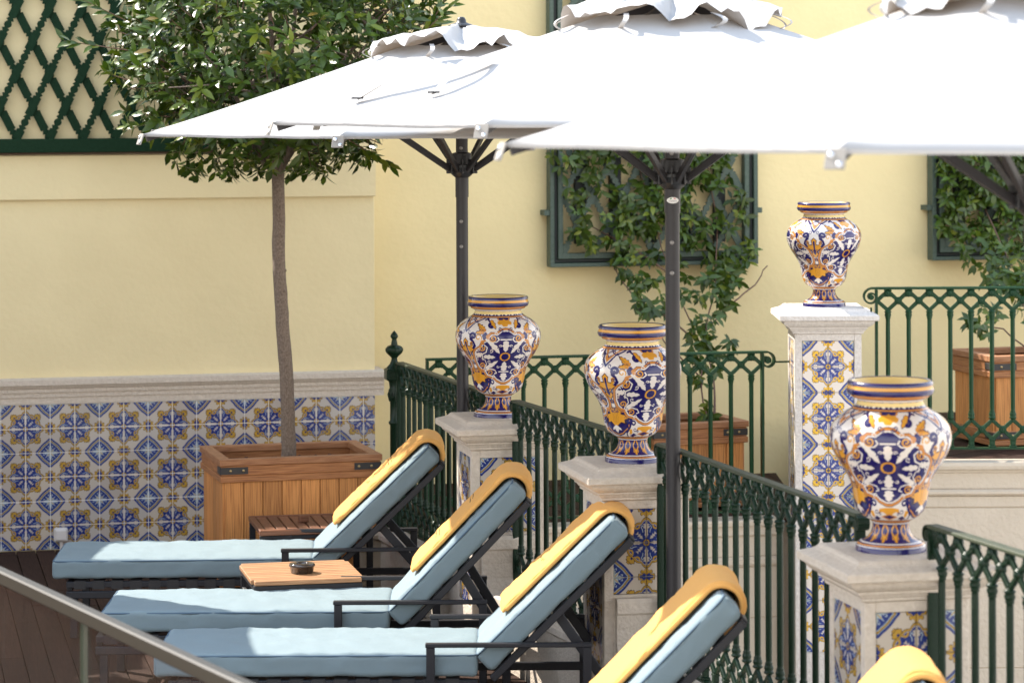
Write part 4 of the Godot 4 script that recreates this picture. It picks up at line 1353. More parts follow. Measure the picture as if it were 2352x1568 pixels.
# ------------------------------------------------------------------ parasols
func parasol(label: String, at: Vector3, a0: float, edge: float, sd: int, badge: bool, loose: bool, drop := 0.0):
	var o := thing("parasol", label, "parasol", at, 0.0, "white canopy parasols with dark poles")
	var R := 1.75
	var rise := 0.44
	var r0 := 0.33
	var pole := MB.new()
	pole.tube([Vector3(0, 0.0, 0), Vector3(0, edge + 0.47, 0)], 0.031, 20)
	pole.tube([Vector3(0, edge - 0.345 - drop, 0), Vector3(0, edge - 0.215 - drop, 0)], 0.0345, 20)
	obj("pole", pole.done(), M.pole, o)
	var bs := MB.new()
	bs.box(Vector3(0, 0.02, 0), Vector3(0.44, 0.03, 0.44), 0.006)
	bs.tube([Vector3(0, 0.03, 0), Vector3(0, 0.28, 0)], 0.042, 16)
	obj("base", bs.done(), M.pole, o)
	var rv := MB.new().lathe([Vector2(0.0, 0.0), Vector2(0.009, 0.0), Vector2(0.010, 0.003), Vector2(0.006, 0.004), Vector2(0.0, 0.0045)], 10).done()
	for y in [edge - 0.09 - drop, edge - 0.47 - drop, edge - 0.60 - drop]:
		obj("rivet", rv, M.rivet, o, Transform3D(Basis(Vector3.RIGHT, PI / 2), Vector3(-0.004, y, 0.0305 if y > edge - 0.2 or y < edge - 0.35 else 0.034)))
	# runner that carries the struts
	var run := MB.new()
	run.lathe([Vector2(0.033, -0.245), Vector2(0.046, -0.235), Vector2(0.066, -0.215), Vector2(0.078, -0.190), Vector2(0.078, -0.176), Vector2(0.058, -0.172), Vector2(0.052, -0.118), Vector2(0.033, -0.112)].map(func(q): return Vector2(q.x, q.y + edge - drop)), 16, Vector3.ZERO, null, 1.0, true)
	for k in 8:
		var a := a0 + TAU * (k + 0.5) / 8
		run.box(Vector3(-cos(a) * 0.066, edge - 0.185 - drop, sin(a) * 0.066), Vector3(0.030, 0.075, 0.007), 0.002, Basis(Vector3.UP, a + PI))
	obj("runner", run.done(), M.black_plastic, o)
	# canopy of eight panels
	var cn := Node3D.new()
	cn.name = "canopy"
	o.add_child(cn)
	var ns := FastNoiseLite.new()
	ns.seed = sd
	ns.frequency = 1.1
	var nt := 12
	var na := 10
	var cpt := func(t: float, f: float, k: int) -> Vector3:
		var r := lerpf(r0, R, t)
		var A := a0 + TAU * k / 8
		var B := a0 + TAU * (k + 1) / 8
		var ca := Vector3(-cos(A), 0, sin(A)) * r
		var cb := Vector3(-cos(B), 0, sin(B)) * r
		var p := ca.lerp(cb, f)
		var mid := 1.0 - pow(absf(f * 2.0 - 1.0), 2.0)
		p *= 1.0 - 0.035 * mid * pow(t, 6.0)
		p.y = edge + rise * pow(1.0 - t, 1.06) - 0.022 * mid * sin(PI * minf(t, 0.95)) + 0.010 * ns.get_noise_2d(k * 7.0 + f * 2.0, t * 2.5) * mid
		return p
	for k in 8:
		var g := []
		for i in nt + 1:
			var row := []
			for j in na + 1: row.append(cpt.call(float(i) / nt, float(j) / na, k))
			g.append(row)
		var hem := []
		for j in na + 1:
			var q: Vector3 = g[nt][j]
			hem.append(q * Vector3(0.995, 1, 0.995) + Vector3(0, -0.012, 0))
		g.append(hem)
		obj("panel", MB.new().sheet(g).done(), M.canopy, cn)
	# ribs and struts
	for k in 8:
		var a := a0 + TAU * k / 8
		var dir := Vector3(-cos(a), 0, sin(a))
		var rb := MB.new().bar(dir * 0.05 + Vector3(0, edge + 0.49, 0), dir * (R - 0.02) + Vector3(0, edge - 0.022, 0), 0.018, 0.030)
		obj("rib", rb.done(), M.pole, o)
		var sr := MB.new().bar(dir * 0.068 + Vector3(0, edge - 0.20 - drop, 0), dir * 0.80 + Vector3(0, edge + 0.262, 0), 0.019, 0.030, Vector3.UP, 0.002)
		obj("strut", sr.done(), M.pole, o)
		var pk := MB.new()
		var side := Vector3(sin(a), 0, cos(a))
		var c0 := dir * (R + 0.004) + Vector3(0, edge - 0.004, 0)
		var dn := (dir * 0.35 + Vector3(0, -1.0, 0)).normalized()
		var nn := side.cross(dn)
		pk.box(c0 + dn * 0.022, Vector3(0.058, 0.058, 0.006), 0.002, Basis(side, -dn, nn))
		var pocket := obj("corner_pocket", pk.done(), M.pocket, o)
		for u in [-0.012, 0.014]:
			obj("grommet", rv, M.steel, pocket, Transform3D(Basis(side, nn * signf(nn.dot(dir)), side.cross(nn * signf(nn.dot(dir)))), c0 + dn * (0.024 + u) + side * u + nn * signf(nn.dot(dir)) * 0.003))
	# vent cap
	var vt := []
	for i in 9:
		var row := []
		for j in 97:
			var t := i / 8.0
			var a := a0 + TAU * j / 96
			var cor := absf(fposmod(j / 96.0 * 8.0, 1.0) - 0.5) * 2.0      # 1 on a rib
			var rr := lerpf(0.02, 0.49, t) * (1.0 - 0.045 * (1.0 - cor))
			var y := edge + 0.545 - 0.085 * pow(t, 1.5) - 0.05 * t * t * (1.0 - cor) - 0.035 * (1.0 - cor) * sin(PI * t)
			y += (0.085 * ns.get_noise_2d(cos(a) * 1.3 + 9.0, sin(a) * 1.3) + 0.045 * ns.get_noise_2d(cos(a) * 4.0 + 3.0, sin(a) * 4.0 + t * 2.0)) * pow(t, 0.7)
			row.append(Vector3(-cos(a) * rr, y, sin(a) * rr))
		vt.append(row)
	obj("vent_cap", MB.new().sheet(vt).done(), M.canopy, o)
	for k in 8:
		var a := a0 + TAU * k / 8
		var dir := Vector3(-cos(a), 0, sin(a))
		var side := Vector3(sin(a), 0, cos(a))
		var m := MB.new()
		var g := []
		for i in 9:
			var t := i / 8.0
			var p := dir * (0.465 + 0.075 * sin(PI * t)) + Vector3(0, edge + 0.445 - 0.075 * t, 0) + side * (0.03 * sin(PI * t * 1.3))
			g.append([p - side * 0.012, p + side * 0.012])
		obj("tie_loop", m.sheet(g).done(), M.canopy, o)
	var fn := MB.new().lathe([Vector2(0.0, edge + 0.592), Vector2(0.016, edge + 0.589), Vector2(0.024, edge + 0.578), Vector2(0.026, edge + 0.562), Vector2(0.055, edge + 0.552), Vector2(0.070, edge + 0.545), Vector2(0.066, edge + 0.538), Vector2(0.0, edge + 0.534)], 18)
	obj("finial", fn.done(), M.black_plastic, o)
	if loose:
		# closing strap lying loose on the cloth
		var b: Vector3 = cpt.call(0.42, 0.25, 0)
		for e in [[0.80, 0.10, 0.05], [0.72, 0.42, 0.04]]:
			var q: Vector3 = cpt.call(e[0], e[1], 0)
			var g := []
			for i in 9:
				var t := i / 8.0
				var p := b.lerp(q, t) + Vector3(0, 0.02 + e[2] * sin(PI * t) * 1.2, 0)
				var sd2 := (q - b).cross(Vector3.UP).normalized()
				g.append([p - sd2 * 0.022, p + sd2 * 0.022 + Vector3(0, 0.012 * sin(t * 5.0), 0)])
			obj("closing_strap", MB.new().sheet(g).done(), M.canopy, o)
			part_box("buckle", q + Vector3(0, 0.022, 0), Vector3(0.05, 0.008, 0.035), M.black_plastic, o, 0.002)
	if badge:
		var disc := MB.new()
		var poly := PackedVector2Array()
		for i in 20: poly.append(Vector2(cos(TAU * i / 20) * 0.0255, sin(TAU * i / 20) * 0.0135))
		disc.prism(poly, 0.0345, 0.0362)
		var bd := obj("badge", disc.done(), mat(lin(0.75, 0.74, 0.70), 0.4), o, Transform3D(Basis.IDENTITY, Vector3(0, edge - 0.290 - drop, 0)))
		var tx := TextMesh.new()
		tx.text = "scolaro"
		tx.font_size = 24
		tx.pixel_size = 0.00045
		tx.depth = 0.0004
		var sf := SystemFont.new()
		sf.font_names = PackedStringArray(["Droid Sans"])
		tx.font = sf
		obj("lettering", tx, mat(lin(0.25, 0.22, 0.25), 0.6), bd, Transform3D(Basis.IDENTITY, Vector3(0, -0.002, 0.0366)))
		var gm := MB.new().prism(PackedVector2Array([Vector2(-0.013, 0.005), Vector2(-0.005, 0.005), Vector2(-0.004, 0.011), Vector2(-0.010, 0.010)]), 0.0362, 0.0366).done()
		obj("green_mark", gm, mat(lin(0.05, 0.30, 0.10), 0.5), bd)
		var rm := MB.new().prism(PackedVector2Array([Vector2(0.003, 0.010), Vector2(0.006, 0.006), Vector2(0.015, 0.005), Vector2(0.009, 0.010)]), 0.0362, 0.0366).done()
		obj("red_mark", rm, mat(lin(0.60, 0.08, 0.07), 0.5), bd)
	return o

func build_parasols():
	parasol("white octagonal parasol whose canopy overlaps the potted tree", P(-0.262, 0, 15.15), deg_to_rad(27), 2.605, 1, false, false)
	parasol("white octagonal parasol with a badge on its pole in front of the half-hidden vase", P(0.684, 0, 12.47), deg_to_rad(18), 2.69, 2, true, true, 0.055)
	parasol("white octagonal parasol above the last lounger, its pole hidden beyond the scene edge", P(1.64, 0, 9.15), deg_to_rad(18), 2.665, 3, false, false)
	# two more of the row on the far side of the deck: their shade falls across the lounger feet
	parasol("white octagonal parasol shading the feet of the middle loungers", P(-4.52, 0, 13.95), deg_to_rad(30), 2.62, 4, false, false)
	parasol("white octagonal parasol shading the foot of the lounger by the tiled wall", P(-5.55, 0, 16.55), deg_to_rad(20), 2.62, 5, false, false)

# ------------------------------------------------------------------ planters
func planter(label: String, corner: Vector3, w: float, dp: float, h: float, turn: float, woods: Array) -> Node3D:
	var o := thing("planter", label, "planter", corner, turn, "teak plank planters")
	var lay := func(n: int, org: Vector3, dir: Vector3, wid: float, thick: float):
		for i in n:
			var c := org + dir * (wid * (i + 0.5))
			var nz := dir.cross(Vector3.UP)
			board("plank", c + Vector3(0, 0.03, 0), c + Vector3(0, h - 0.015, 0), wid - 0.004, thick, woods[(i * 3 + int(absf(org.x * 7.0))) % woods.size()], o, 0.0025, nz)
	var nf := roundi(w / 0.113)
	var nd := roundi(dp / 0.113)
	var ins := 0.03
	lay.call(nf, Vector3(ins, 0, -ins), Vector3.RIGHT, (w - 2 * ins) / nf, 0.022)
	lay.call(nf, Vector3(ins, 0, -dp + ins), Vector3.RIGHT, (w - 2 * ins) / nf, 0.022)
	lay.call(nd, Vector3(ins, 0, -ins), Vector3.FORWARD, (dp - 2 * ins) / nd, 0.022)
	lay.call(nd, Vector3(w - ins, 0, -ins), Vector3.FORWARD, (dp - 2 * ins) / nd, 0.022)
	for by in [[h - 0.018, 0.036, 0.066, 0.0, "rim_board"], [h - 0.065, 0.055, 0.040, 0.010, "rim_band"], [h - 0.112, 0.036, 0.050, 0.004, "lower_band"], [0.075, 0.05, 0.040, 0.006, "foot_band"], [0.03, 0.03, 0.05, 0.0, "foot_board"]]:
		var y: float = by[0]
		var q: float = by[3]
		var t: float = by[2]
		var m: Material = M.planter_rim if by[4] != "rim_board" else M.planter_rim2
		board(by[4], Vector3(q, y, -q - t / 2), Vector3(w - q, y, -q - t / 2), t, by[1], m, o)
		board(by[4], Vector3(q, y, -dp + q + t / 2), Vector3(w - q, y, -dp + q + t / 2), t, by[1], m, o)
		board(by[4], Vector3(q + t / 2, y, -q - t), Vector3(q + t / 2, y, -dp + q + t), t, by[1], m, o)
		board(by[4], Vector3(w - q - t / 2, y, -q - t), Vector3(w - q - t / 2, y, -dp + q + t), t, by[1], m, o)
	var scr := MB.new().lathe([Vector2(0.0, 0.004), Vector2(0.006, 0.003), Vector2(0.008, 0.0)], 10).done()
	for y in [h - 0.065, 0.075]:
		for s in [[0.0, 1.0], [w, -1.0]]:
			var gx: float = s[1]
			var e := 0.010 if y > 0.2 else 0.006
			var x0: float = s[0] + gx * (e - 0.0035)
			var br := part_box("corner_bracket", Vector3(x0 + gx * 0.078, y, -e + 0.0015), Vector3(0.156, 0.040, 0.005), M.bracket, o, 0.001)
			part_box("corner_bracket", Vector3(x0, y, -e - 0.050), Vector3(0.005, 0.040, 0.100), M.bracket, o, 0.001)
			for u in [-0.022, 0.052]:
				obj("screw", scr, M.brass, br, Transform3D(Basis(Vector3.RIGHT, PI / 2), Vector3(u * gx, 0, 0.0025)))
	# bark mulch
	var soil := MB.new()
	soil.box(Vector3(w / 2, h - 0.105, -dp / 2), Vector3(w - 0.09, 0.02, dp - 0.09))
	var r2 := RandomNumberGenerator.new()
	r2.seed = int(w * 1000)
	for i in 240:
		var c := Vector3(r2.randf_range(0.07, w - 0.07), h - 0.092 + r2.randf() * 0.02, -r2.randf_range(0.07, dp - 0.07))
		soil.box(c, Vector3(r2.randf_range(0.02, 0.05), 0.008, r2.randf_range(0.01, 0.025)), 0.0, Basis.from_euler(Vector3(r2.randf_range(-0.6, 0.6), r2.randf() * TAU, r2.randf_range(-0.6, 0.6))))
	var so := obj("bark_mulch", soil.done(), M.mulch, o)
	so.set_meta("kind", "stuff")
	return o

func build_planters():
	planter("large teak planter box holding the round-headed tree", P(-1.655, 0.0, 16.43), 0.94, 0.70, 0.735, 0.27, M.planter)
	planter("teak planter box of the middle climbing plant on the landing", P(0.83, 0.304, 17.30), 0.62, 0.55, 0.52, 0.33, M.planter)
	planter("teak planter box of the right-hand climbing plant on the upper terrace", P(2.86, 0.664, 17.38), 0.70, 0.58, 0.55, 0.30, M.planter)
	planter("long dark wooden planter box across the deck, mirrored in the glass balustrade", P(-5.75, 0.0, 10.35), 3.3, 0.68, 0.735, 0.8, M.dark_slat)

# ------------------------------------------------------------------ plants
func leaf_unit() -> ArrayMesh:
	if cache.has("leaf"): return cache["leaf"]
	var l := Leaves.new()
	l.leaf(Vector3.ZERO, Vector3.RIGHT, Vector3.UP, 1.0, 0.42, Color(1, 1, 1))
	cache["leaf"] = l.mesh()
	return cache["leaf"]

func put_leaf(parent: Node, p: Vector3, dir: Vector3, up: Vector3, L: float, tone: int):
	var x := dir.normalized()
	var s := x.cross(up)
	if s.length() < 0.05: s = x.cross(Vector3.RIGHT)
	s = s.normalized()
	obj("leaf", leaf_unit(), M.leaf_tone[tone], parent, Transform3D(Basis(x * L, s.cross(x) * L, s * L), p))

func leaf_color(r: RandomNumberGenerator, young: float) -> Color:
	if r.randf() < young:
		var t := r.randf()
		return Color(lerpf(0.060, 0.15, t), lerpf(0.105, 0.175, t), lerpf(0.012, 0.018, t))
	var d := r.randf_range(0.65, 1.35)
	return Color(0.046 * d, 0.079 * d, 0.011 * d)

func build_tree():
	var o := thing("tree", "round-headed evergreen tree with a bare trunk in the large planter", "tree", P(-1.30, 0.63, 16.86))
	var tk := MB.new()
	var pts := []
	var rad := []
	var ns := FastNoiseLite.new()
	ns.seed = 3
	ns.frequency = 0.9
	for i in 30:
		var t := i / 29.0
		pts.append(Vector3(0.0 - 0.060 * t + 0.009 * sin(t * 7.0) + 0.006 * ns.get_noise_1d(t * 9.0), t * 1.74, 0.02 * sin(t * 4.0)))
		rad.append(lerpf(0.042, 0.036, t) + 0.006 * exp(-t * 22.0) + 0.0022 * ns.get_noise_1d(50.0 + t * 24.0))
	tk.tube(pts, rad, 16)
	for kn in [[0.60, 0.7], [0.72, 0.2], [0.67, 1.2], [0.5, 2.4], [0.38, 0.9]]:
		var p: Vector3 = pts[int(kn[0] * 29)]
		var dd := Vector3(sin(kn[1]), 0.2, cos(kn[1])).normalized()
		tk.tube([p + dd * 0.030, p + dd * 0.043, p + dd * 0.047], [0.013, 0.009, 0.003], 8)
	obj("trunk", tk.done(), M.bark, o)
	var top: Vector3 = pts[29]
	var r := RandomNumberGenerator.new()
	r.seed = 21
	var ctr := Vector3(-0.06, 2.52, 0.0)
	var rx := Vector3(0.95, 0.88, 0.84)
	var tips := []
	for k in 11:
		var a := TAU * k / 11 + r.randf_range(-0.2, 0.2)
		var end := ctr + Vector3(cos(a) * rx.x * r.randf_range(0.6, 0.85), r.randf_range(-0.45, 0.5), sin(a) * rx.z * r.randf_range(0.6, 0.85))
		if k > 8: end = ctr + Vector3(r.randf_range(-0.3, 0.3), 0.7, r.randf_range(-0.3, 0.3))
		var mid := top.lerp(end, 0.5) + Vector3(0, r.randf_range(-0.05, 0.10), 0)
		var lm := MB.new()
		var st := top + Vector3(0, -0.03 * (k % 3), 0)
		lm.tube([st, st.lerp(mid, 0.5) + Vector3(0, 0.02, 0), mid, mid.lerp(end, 0.55) + Vector3(0, 0.03, 0), end], [0.020, 0.016, 0.013, 0.009, 0.004], 7)
		for q in 5:
			var t := r.randf_range(0.3, 0.95)
			var b := st.lerp(end, t) + Vector3(0, 0.02, 0)
			var e2 := b + Vector3(r.randf_range(-0.45, 0.45), r.randf_range(-0.25, 0.35), r.randf_range(-0.4, 0.4))
			lm.tube([b, b.lerp(e2, 0.5) + Vector3(0, 0.03, 0), e2], [0.008, 0.006, 0.003], 5)
		obj("limb", lm.done(), M.bark, o)
	var lv := Leaves.new()
	var tw := MB.new()
	var singles := 0
	var cn := FastNoiseLite.new()
	cn.seed = 77
	cn.frequency = 1.6
	var made := 0
	while made < 1600:
		var v := Vector3(r.randf_range(-1, 1), r.randf_range(-1, 1), r.randf_range(-1, 1))
		var l := v.length()
		if l > 1.0 or l < 0.30: continue
		if r.randf() > pow(l, 1.5): continue
		var bump := 1.0 + 0.20 * cn.get_noise_3dv(v.normalized() * 1.3) + 0.10 * cn.get_noise_3dv(v.normalized() * 3.5)
		if cn.get_noise_3dv(v * 1.9 + Vector3(5, 0, 0)) < -0.28: continue
		var p := ctr + v * rx * bump
		var flatb := 1.74 - 0.02 + 0.05 * cn.get_noise_2d(p.x * 2.0, p.z * 2.0)
		if p.y < flatb: p.y = flatb + r.randf() * 0.12
		made += 1
		var outw := (v * Vector3(1, 0.8, 1)).normalized()
		var ax := (outw + Vector3(0, 0.55, 0) + Vector3(r.randf_range(-0.5, 0.5), r.randf_range(-0.4, 0.4), r.randf_range(-0.5, 0.5))).normalized()
		if p.y < flatb + 0.15: ax = (outw * 0.8 + Vector3(0, -0.6, 0)).normalized()
		var young := r.randf() < 0.26 and l > 0.7
		var far_back := p.z < -0.35
		if l > 0.6 and not far_back and made % 3 == 0:
			tw.tube([p - ax * 0.12, p - ax * 0.03, p + ax * 0.03], [0.0030, 0.0025, 0.0015], 4, false)
		var s0 := ax.cross(Vector3.UP if absf(ax.y) < 0.9 else Vector3.RIGHT).normalized()
		var nl := r.randi_range(5, 8)
		for k in nl:
			var ang := k * 2.4 + r.randf() * 0.6
			var side := s0.rotated(ax, ang)
			var open := r.randf_range(0.55, 1.25)
			var dir := (ax * cos(open) + side * sin(open)).normalized()
			var up := (ax + side * -0.2 + Vector3(0, 0.5, 0)).normalized()
			var base := p - ax * (0.012 * k - 0.03)
			var L := r.randf_range(0.055, 0.112)
			if singles < 240 and p.z > 0.42 and l > 0.80 and k == 0:
				singles += 1
				put_leaf(o, base, dir, up, L, 2 if young else (singles % 2 if singles % 17 else 3))
			else:
				lv.leaf(base, dir, up, L, L * r.randf_range(0.34, 0.46), leaf_color(r, 0.75 if young else 0.05), r.randf_range(0.05, 0.3))
	# a few long shoots that leave the outline
	for sh in [[-0.98, 2.44, 0.35, -0.20, 0.03], [-0.92, 2.62, 0.2, -0.2, 0.1], [0.86, 2.52, 0.3, 0.20, 0.2], [0.94, 2.66, 0.1, 0.14, 0.22], [0.50, 1.86, 0.4, 0.16, -0.10], [0.56, 2.0, 0.35, 0.15, 0.02]]:
		var b := Vector3(sh[0], sh[1], sh[2]) + Vector3(-0.05, 0, 0)
		var e := b + Vector3(sh[3], sh[4], 0.05)
		tw.tube([b - (e - b), b, e], [0.004, 0.003, 0.0015], 5, false)
		for k in 11:
			var t := k / 10.0
			var pp := b.lerp(e, t)
			var dd := ((e - b).normalized() + Vector3(r.randf_range(-1, 1), r.randf_range(-0.8, 0.8), r.randf_range(-0.4, 1)) * 0.8).normalized()
			lv.leaf(pp, dd, Vector3(0, 0.7, 0.7), r.randf_range(0.07, 0.11), 0.036, leaf_color(r, 0.6), 0.2)
	obj("twigs", tw.done(), M.twig, o).set_meta("kind", "stuff")
	var f := obj("foliage", lv.mesh(), M.leaf, o)
	f.set_meta("kind", "stuff")

func inside(p: Vector2, poly: PackedVector2Array) -> bool:
	return Geometry2D.is_point_in_polygon(p, poly)

func vine(label: String, base: Vector3, regions: Array, stems: Array, sd: int, depth: Callable, singles_max: int):
	# regions: [outline in metres (X, Y), clumps]; stems: polylines in (X, Y)
	var o := thing("climbing_plant", label, "climbing plant", base, 0.0, "glossy climbing plants trained on trellises")
	var r := RandomNumberGenerator.new()
	r.seed = sd
	var lv := Leaves.new()
	var sm := MB.new()
	for s in stems:
		var pts := []
		var rad := []
		var n: int = s.size()
		for i in n:
			var q: Array = s[i]
			pts.append(Vector3(q[0], q[1], -depth.call(q[0], q[1]) - 0.03) - base)
			rad.append(lerpf(q[2] if q.size() > 2 else 0.006, 0.003, float(i) / n))
		var fine := []
		var fr := []
		for i in n - 1:
			for j in 4:
				var t := j / 4.0
				fine.append(pts[i].lerp(pts[i + 1], t) + Vector3(r.randf_range(-0.008, 0.008), 0, r.randf_range(-0.006, 0.006)))
				fr.append(lerpf(rad[i], rad[i + 1], t))
		fine.append(pts[n - 1])
		fr.append(rad[n - 1])
		sm.tube(fine, fr, 6)
	obj("stem", sm.done(), M.twig, o)
	var singles := 0
	for g in regions:
		var poly := PackedVector2Array()
		var lo := Vector2(1e9, 1e9)
		var hi := -lo
		for q in g[0]:
			var v := Vector2(q[0], q[1])
			poly.append(v)
			lo = lo.min(v)
			hi = hi.max(v)
		var n := 0
		var tries := 0
		var cn := FastNoiseLite.new()
		cn.seed = sd + 4
		cn.frequency = 1.9
		while n < int(g[1]) and tries < 9000:
			tries += 1
			var q := Vector2(r.randf_range(lo.x, hi.x), r.randf_range(lo.y, hi.y))
			if not inside(q, poly): continue
			if cn.get_noise_2d(q.x * 1.6, q.y * 1.6) < g[2] and r.randf() < 0.85: continue
			n += 1
			var dep := r.randf_range(-0.06, 0.07)
			var p := Vector3(q.x, q.y, -depth.call(q.x, q.y) + dep) - base
			var ax := Vector3(r.randf_range(-0.7, 0.7), r.randf_range(-0.5, 0.6), r.randf_range(0.25, 1.0)).normalized()
			var s0 := ax.cross(Vector3.UP).normalized()
			var young := r.randf() < 0.15
			if n % 2 == 0: sm = null
			var nl := r.randi_range(4, 7)
			for k in nl:
				var ang := k * 2.4 + r.randf() * 0.7
				var side := s0.rotated(ax, ang)
				var open := r.randf_range(0.8, 1.5)
				var dir := (ax * cos(open) + side * sin(open) + Vector3(0, -0.30, 0)).normalized()
				var L := r.randf_range(0.055, 0.092) * (0.7 if young else 1.0)
				var b := p + ax * (0.008 * k)
				var up := (ax + Vector3(0, 0.35, 0)).normalized()
				if singles < singles_max and dep > 0.02 and k == 1:
					singles += 1
					put_leaf(o, b, dir, up, L, 2 if young else singles % 2)
				else:
					lv.leaf(b, dir, up, L, L * r.randf_range(0.40, 0.52), leaf_color(r, 0.9 if young else 0.05), r.randf_range(0.1, 0.35))
	var f := obj("foliage", lv.mesh(), M.leaf, o)
	f.set_meta("kind", "stuff")

func wall_d(x: float) -> float:
	return 18.60 + (x + 0.95) * 0.2305

func build_vines():
	var dep := func(x: float, y: float) -> float:
		return lerpf(17.62, wall_d(x) - 0.16, clampf((y - 0.85) / 0.85, 0, 1))
	vine("loose climbing plant on the framed trellis behind the parasol pole", P(1.18, 0.72, 17.62), [
		[[[0.27, 2.5], [0.62, 2.5], [1.05, 2.5], [1.45, 2.42], [1.52, 2.05], [1.58, 1.75], [1.30, 1.62], [0.95, 1.72], [0.62, 1.74], [0.38, 1.88], [0.26, 2.12]], 205, -0.08],
		[[[0.27, 2.5], [1.3, 2.5], [1.0, 3.4], [0.4, 3.4]], 40, 0.0],
		[[[0.60, 1.76], [0.92, 1.74], [1.02, 1.60], [0.99, 1.38], [0.76, 1.30], [0.63, 1.46]], 34, -0.2],
		[[[1.08, 1.72], [1.60, 1.75], [1.52, 1.60], [1.30, 1.38], [1.18, 1.30], [1.08, 1.42]], 46, -0.25],
		[[[1.10, 1.32], [1.28, 1.36], [1.40, 1.20], [1.32, 1.06], [1.29, 0.76], [1.17, 0.72], [1.12, 0.96], [1.06, 1.14]], 34, -0.35]],
		[[[1.20, 0.74, 0.011], [1.15, 0.92], [1.17, 1.15], [1.12, 1.36], [1.02, 1.62], [0.92, 1.95], [0.80, 2.4]], [[1.22, 0.74, 0.010], [1.24, 1.0], [1.20, 1.25], [1.30, 1.55], [1.34, 1.9], [1.25, 2.4]], [[1.10, 1.28, 0.006], [0.94, 1.40], [0.78, 1.48], [0.66, 1.66]], [[1.02, 1.62, 0.007], [0.75, 1.80], [0.45, 1.96]], [[1.22, 1.3, 0.005], [1.40, 1.45], [1.56, 1.55], [1.66, 1.66]], [[1.14, 1.05, 0.005], [0.98, 1.20], [0.88, 1.34]]], 31, dep, 90)
	var dep2 := func(x: float, y: float) -> float:
		return lerpf(17.72, wall_d(x) - 0.20, clampf((y - 1.3) / 0.6, 0, 1))
	vine("dense climbing plant on the framed trellis above the upper terrace", P(3.18, 1.13, 17.72), [
		[[[2.80, 2.45], [3.9, 2.5], [3.9, 1.6], [3.25, 1.50], [3.02, 1.58], [2.92, 1.70], [2.80, 1.95]], 420, -0.5],
		[[[3.0, 1.62], [3.6, 1.6], [3.6, 1.22], [3.26, 1.28], [3.08, 1.46]], 90, -0.5],
		[[[2.78, 1.40], [2.98, 1.46], [3.02, 1.36], [2.84, 1.30]], 10, -0.9],
		[[[2.70, 3.36], [2.84, 3.4], [2.84, 3.25], [2.74, 3.22]], 8, -0.9],
		[[[2.85, 3.4], [3.9, 3.4], [3.9, 2.5], [2.85, 2.5]], 110, -0.3]],
		[[[3.16, 1.14, 0.014], [3.15, 1.3], [3.22, 1.6], [3.15, 2.0], [3.2, 2.5], [3.1, 3.2]], [[3.2, 1.14, 0.012], [3.28, 1.4], [3.45, 1.8], [3.5, 2.4]], [[3.14, 1.22, 0.005], [3.0, 1.34], [2.84, 1.36]]], 57, dep2, 90)

# ------------------------------------------------------------------ sun loungers
func rounded_loop(hx: float, hz: float, r: float, y: float, c := Vector3.ZERO, b := Basis.IDENTITY) -> Array:
	var o := []
	for k in 4:
		var cc := Vector2([1, -1, -1, 1][k] * (hx - r), [1, 1, -1, -1][k] * (hz - r))
		for i in 4:
			var a := PI / 2 * k + PI / 2 * i / 3.0
			o.append(c + b * Vector3(cc.x + cos(a) * r, y, cc.y + sin(a) * r))
	o.append(o[0])
	return o

